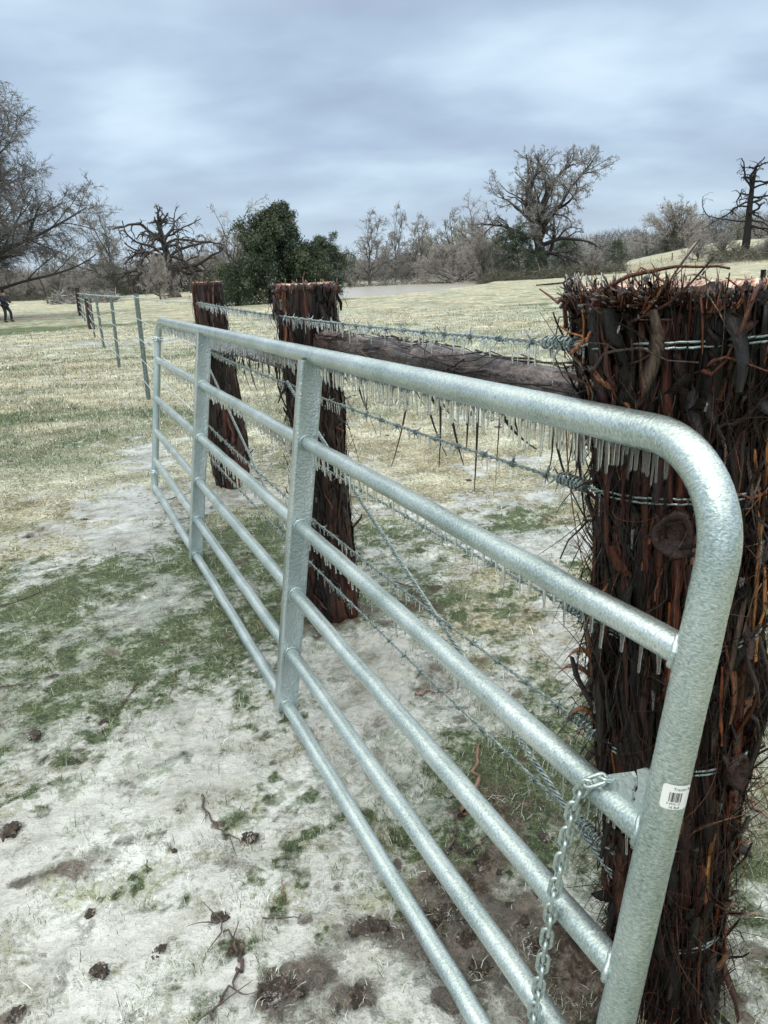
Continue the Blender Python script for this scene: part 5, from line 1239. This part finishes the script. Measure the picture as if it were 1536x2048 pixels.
for px, py, r, lb in [(738, 1868, .040, 'square brown clod frozen in the slush nearest the lowest gate rail'), (500, 1680, .022, 'brown clod at the end of the twiggy weed frozen in the slush'), (715, 1985, .030, 'long brown mud lump at the bottom below the square clod'), (560, 1990, .045, 'spreading muddy root lump at the bottom centre of the slush'), (440, 1838, .020, 'small mud lump left of the forked root in the slush'),
        (20, 1668, .03, 'dark mud lump at the left edge of the slush'), (70, 1478, .026, 'dark mud lump with grass in the white ice at left'), (205, 1440, .018, 'small brown clod above the dark mud lump at left'), (55, 1072, .035, 'dark clod at the left edge of the white ice streak'), (168, 1040, .035, 'dark clod at the upper edge of the white ice streak'), (180, 1825, .016, 'small pale crusted mud lump left of the ice puddle'), (200, 1945, .02, 'grassy mud lump near the bottom left'), (35, 2025, .022, 'mud lump in the bottom left corner'), (320, 1900, .018, 'grassy mud lump above the bottom left'), (350, 1700, .012, 'tiny clod in the grey slush'), (420, 1230, .014, 'small clod in the icy green grass'), (105, 1350, .022, 'brown clod in the green patch at left')]:
    clod(px, py, r, lb, flat=.4)
g = np.random.default_rng(15)
for k in range(60):
    px, py = g.uniform(0, 1150), g.uniform(640, 960)
    if gate_side(*gnd(px, py)[:2]) < .4 and px < 640 and py > 650: continue
    q = gnd(px, py); r = g.uniform(.012, .03) * (1 + np.hypot(*q[:2]) * .05); clod(px, py, r, 'small dark dung or dirt lump scattered over the dry pasture', 'dark lumps scattered over the pasture')
def stick(pts, r, label, m=None, forks=0, lift=.004, group=None):
    P = np.array([(*gnd(*p)[:2], 0) for p in pts]); P[:, 2] = [gz(a, b) + lift + r * .6 for a, b, _ in P]; P = smoothline(P, 14)
    g = np.random.default_rng(int(pts[0][0])); r *= .62; P[1:-1] += g.normal(0, r * 1.1, (12, 3)) * [1, 1, .5]; mb = MB(); addtubes(mb, P, r * np.linspace(1, .35, 14) * g.uniform(.8, 1.2, 14), 7)
    for k in range(forks):
        i = g.integers(3, 12); d = (P[i] - P[i - 1]); d /= np.linalg.norm(d); a = g.choice([-1, 1]) * g.uniform(.5, 1.1); L_ = g.uniform(.04, .10)
        e = P[i] + np.array([d[0] * math.cos(a) - d[1] * math.sin(a), d[0] * math.sin(a) + d[1] * math.cos(a), g.uniform(0, .3)]) * L_
        addtubes(mb, smoothline([P[i], (P[i] + e) / 2 + g.normal(0, .006, 3), e], 6), r * np.linspace(.5, .15, 6), 4)
    return single(mb, 'stick', m or M_STICK, label, 'stick', P[0], group)
stick([(930, 1640), (945, 1560), (962, 1500)], .016, 'thick pinkish bark stick lying in the grass behind the third rail', M_PBARK)
stick([(895, 1720), (915, 1670), (925, 1630)], .007, 'thin dark stick rising from the mud beside the pinkish bark stick', forks=1)
stick([(930, 1712), (960, 1690), (985, 1672)], .008, 'short dark stick lying across the mud behind the gate')
stick([(835, 1392), (870, 1388), (905, 1392)], .010, 'reddish bark piece between the two lowest wires', M_PBARK)
stick([(352, 1340), (345, 1375), (336, 1398), (360, 1402)], .0035, 'thin bent twig on the slush left of the gate foot', forks=1)
stick([(275, 1360), (250, 1395), (240, 1412)], .006, 'short dark twig frozen at the edge of the green patch', forks=2)
stick([(405, 1598), (412, 1640), (440, 1665), (480, 1685)], .006, 'twiggy weed stem frozen in the slush', forks=5)
stick([(478, 1925), (465, 1880), (425, 1838)], .007, 'left arm of the forked root in the slush', forks=4)
stick([(478, 1925), (476, 1960), (455, 1990), (425, 2046)], .008, 'long trailing root running to the bottom of the slush', forks=3)
stick([(525, 1840), (560, 1838), (600, 1842)], .004, 'short dark twig lying level in the slush')
stick([(566, 1770), (568, 1790), (569, 1812)], .003, 'tiny reddish upright twig in the slush', M_PBARK)
stick([(0, 1215), (60, 1195), (120, 1168)], .006, 'dark twig bundle at the left edge of the green patch', forks=4)
stick([(0, 1380), (35, 1374), (70, 1368)], .005, 'dark twig under the green patch at the left edge', forks=2)
stick([(1480, 1590), (1515, 1618), (1560, 1650)], .010, 'pinkish bark stick right of the thick near post', M_PBARK)
stick([(700, 990), (740, 1000), (790, 1012)], .007, 'thin branch on the icy grass behind the middle post', forks=3)
stick([(790, 1170), (830, 1182), (860, 1172)], .007, 'brown branch on the grass behind the second gate rail', forks=3)
stick([(310, 1010), (345, 1000), (395, 985)], .006, 'thin branch beside the hinge end of the gate', forks=4)
stick([(440, 960), (500, 955), (560, 975)], .008, 'thin branch on the snow at the foot of the farthest cedar post', forks=4)
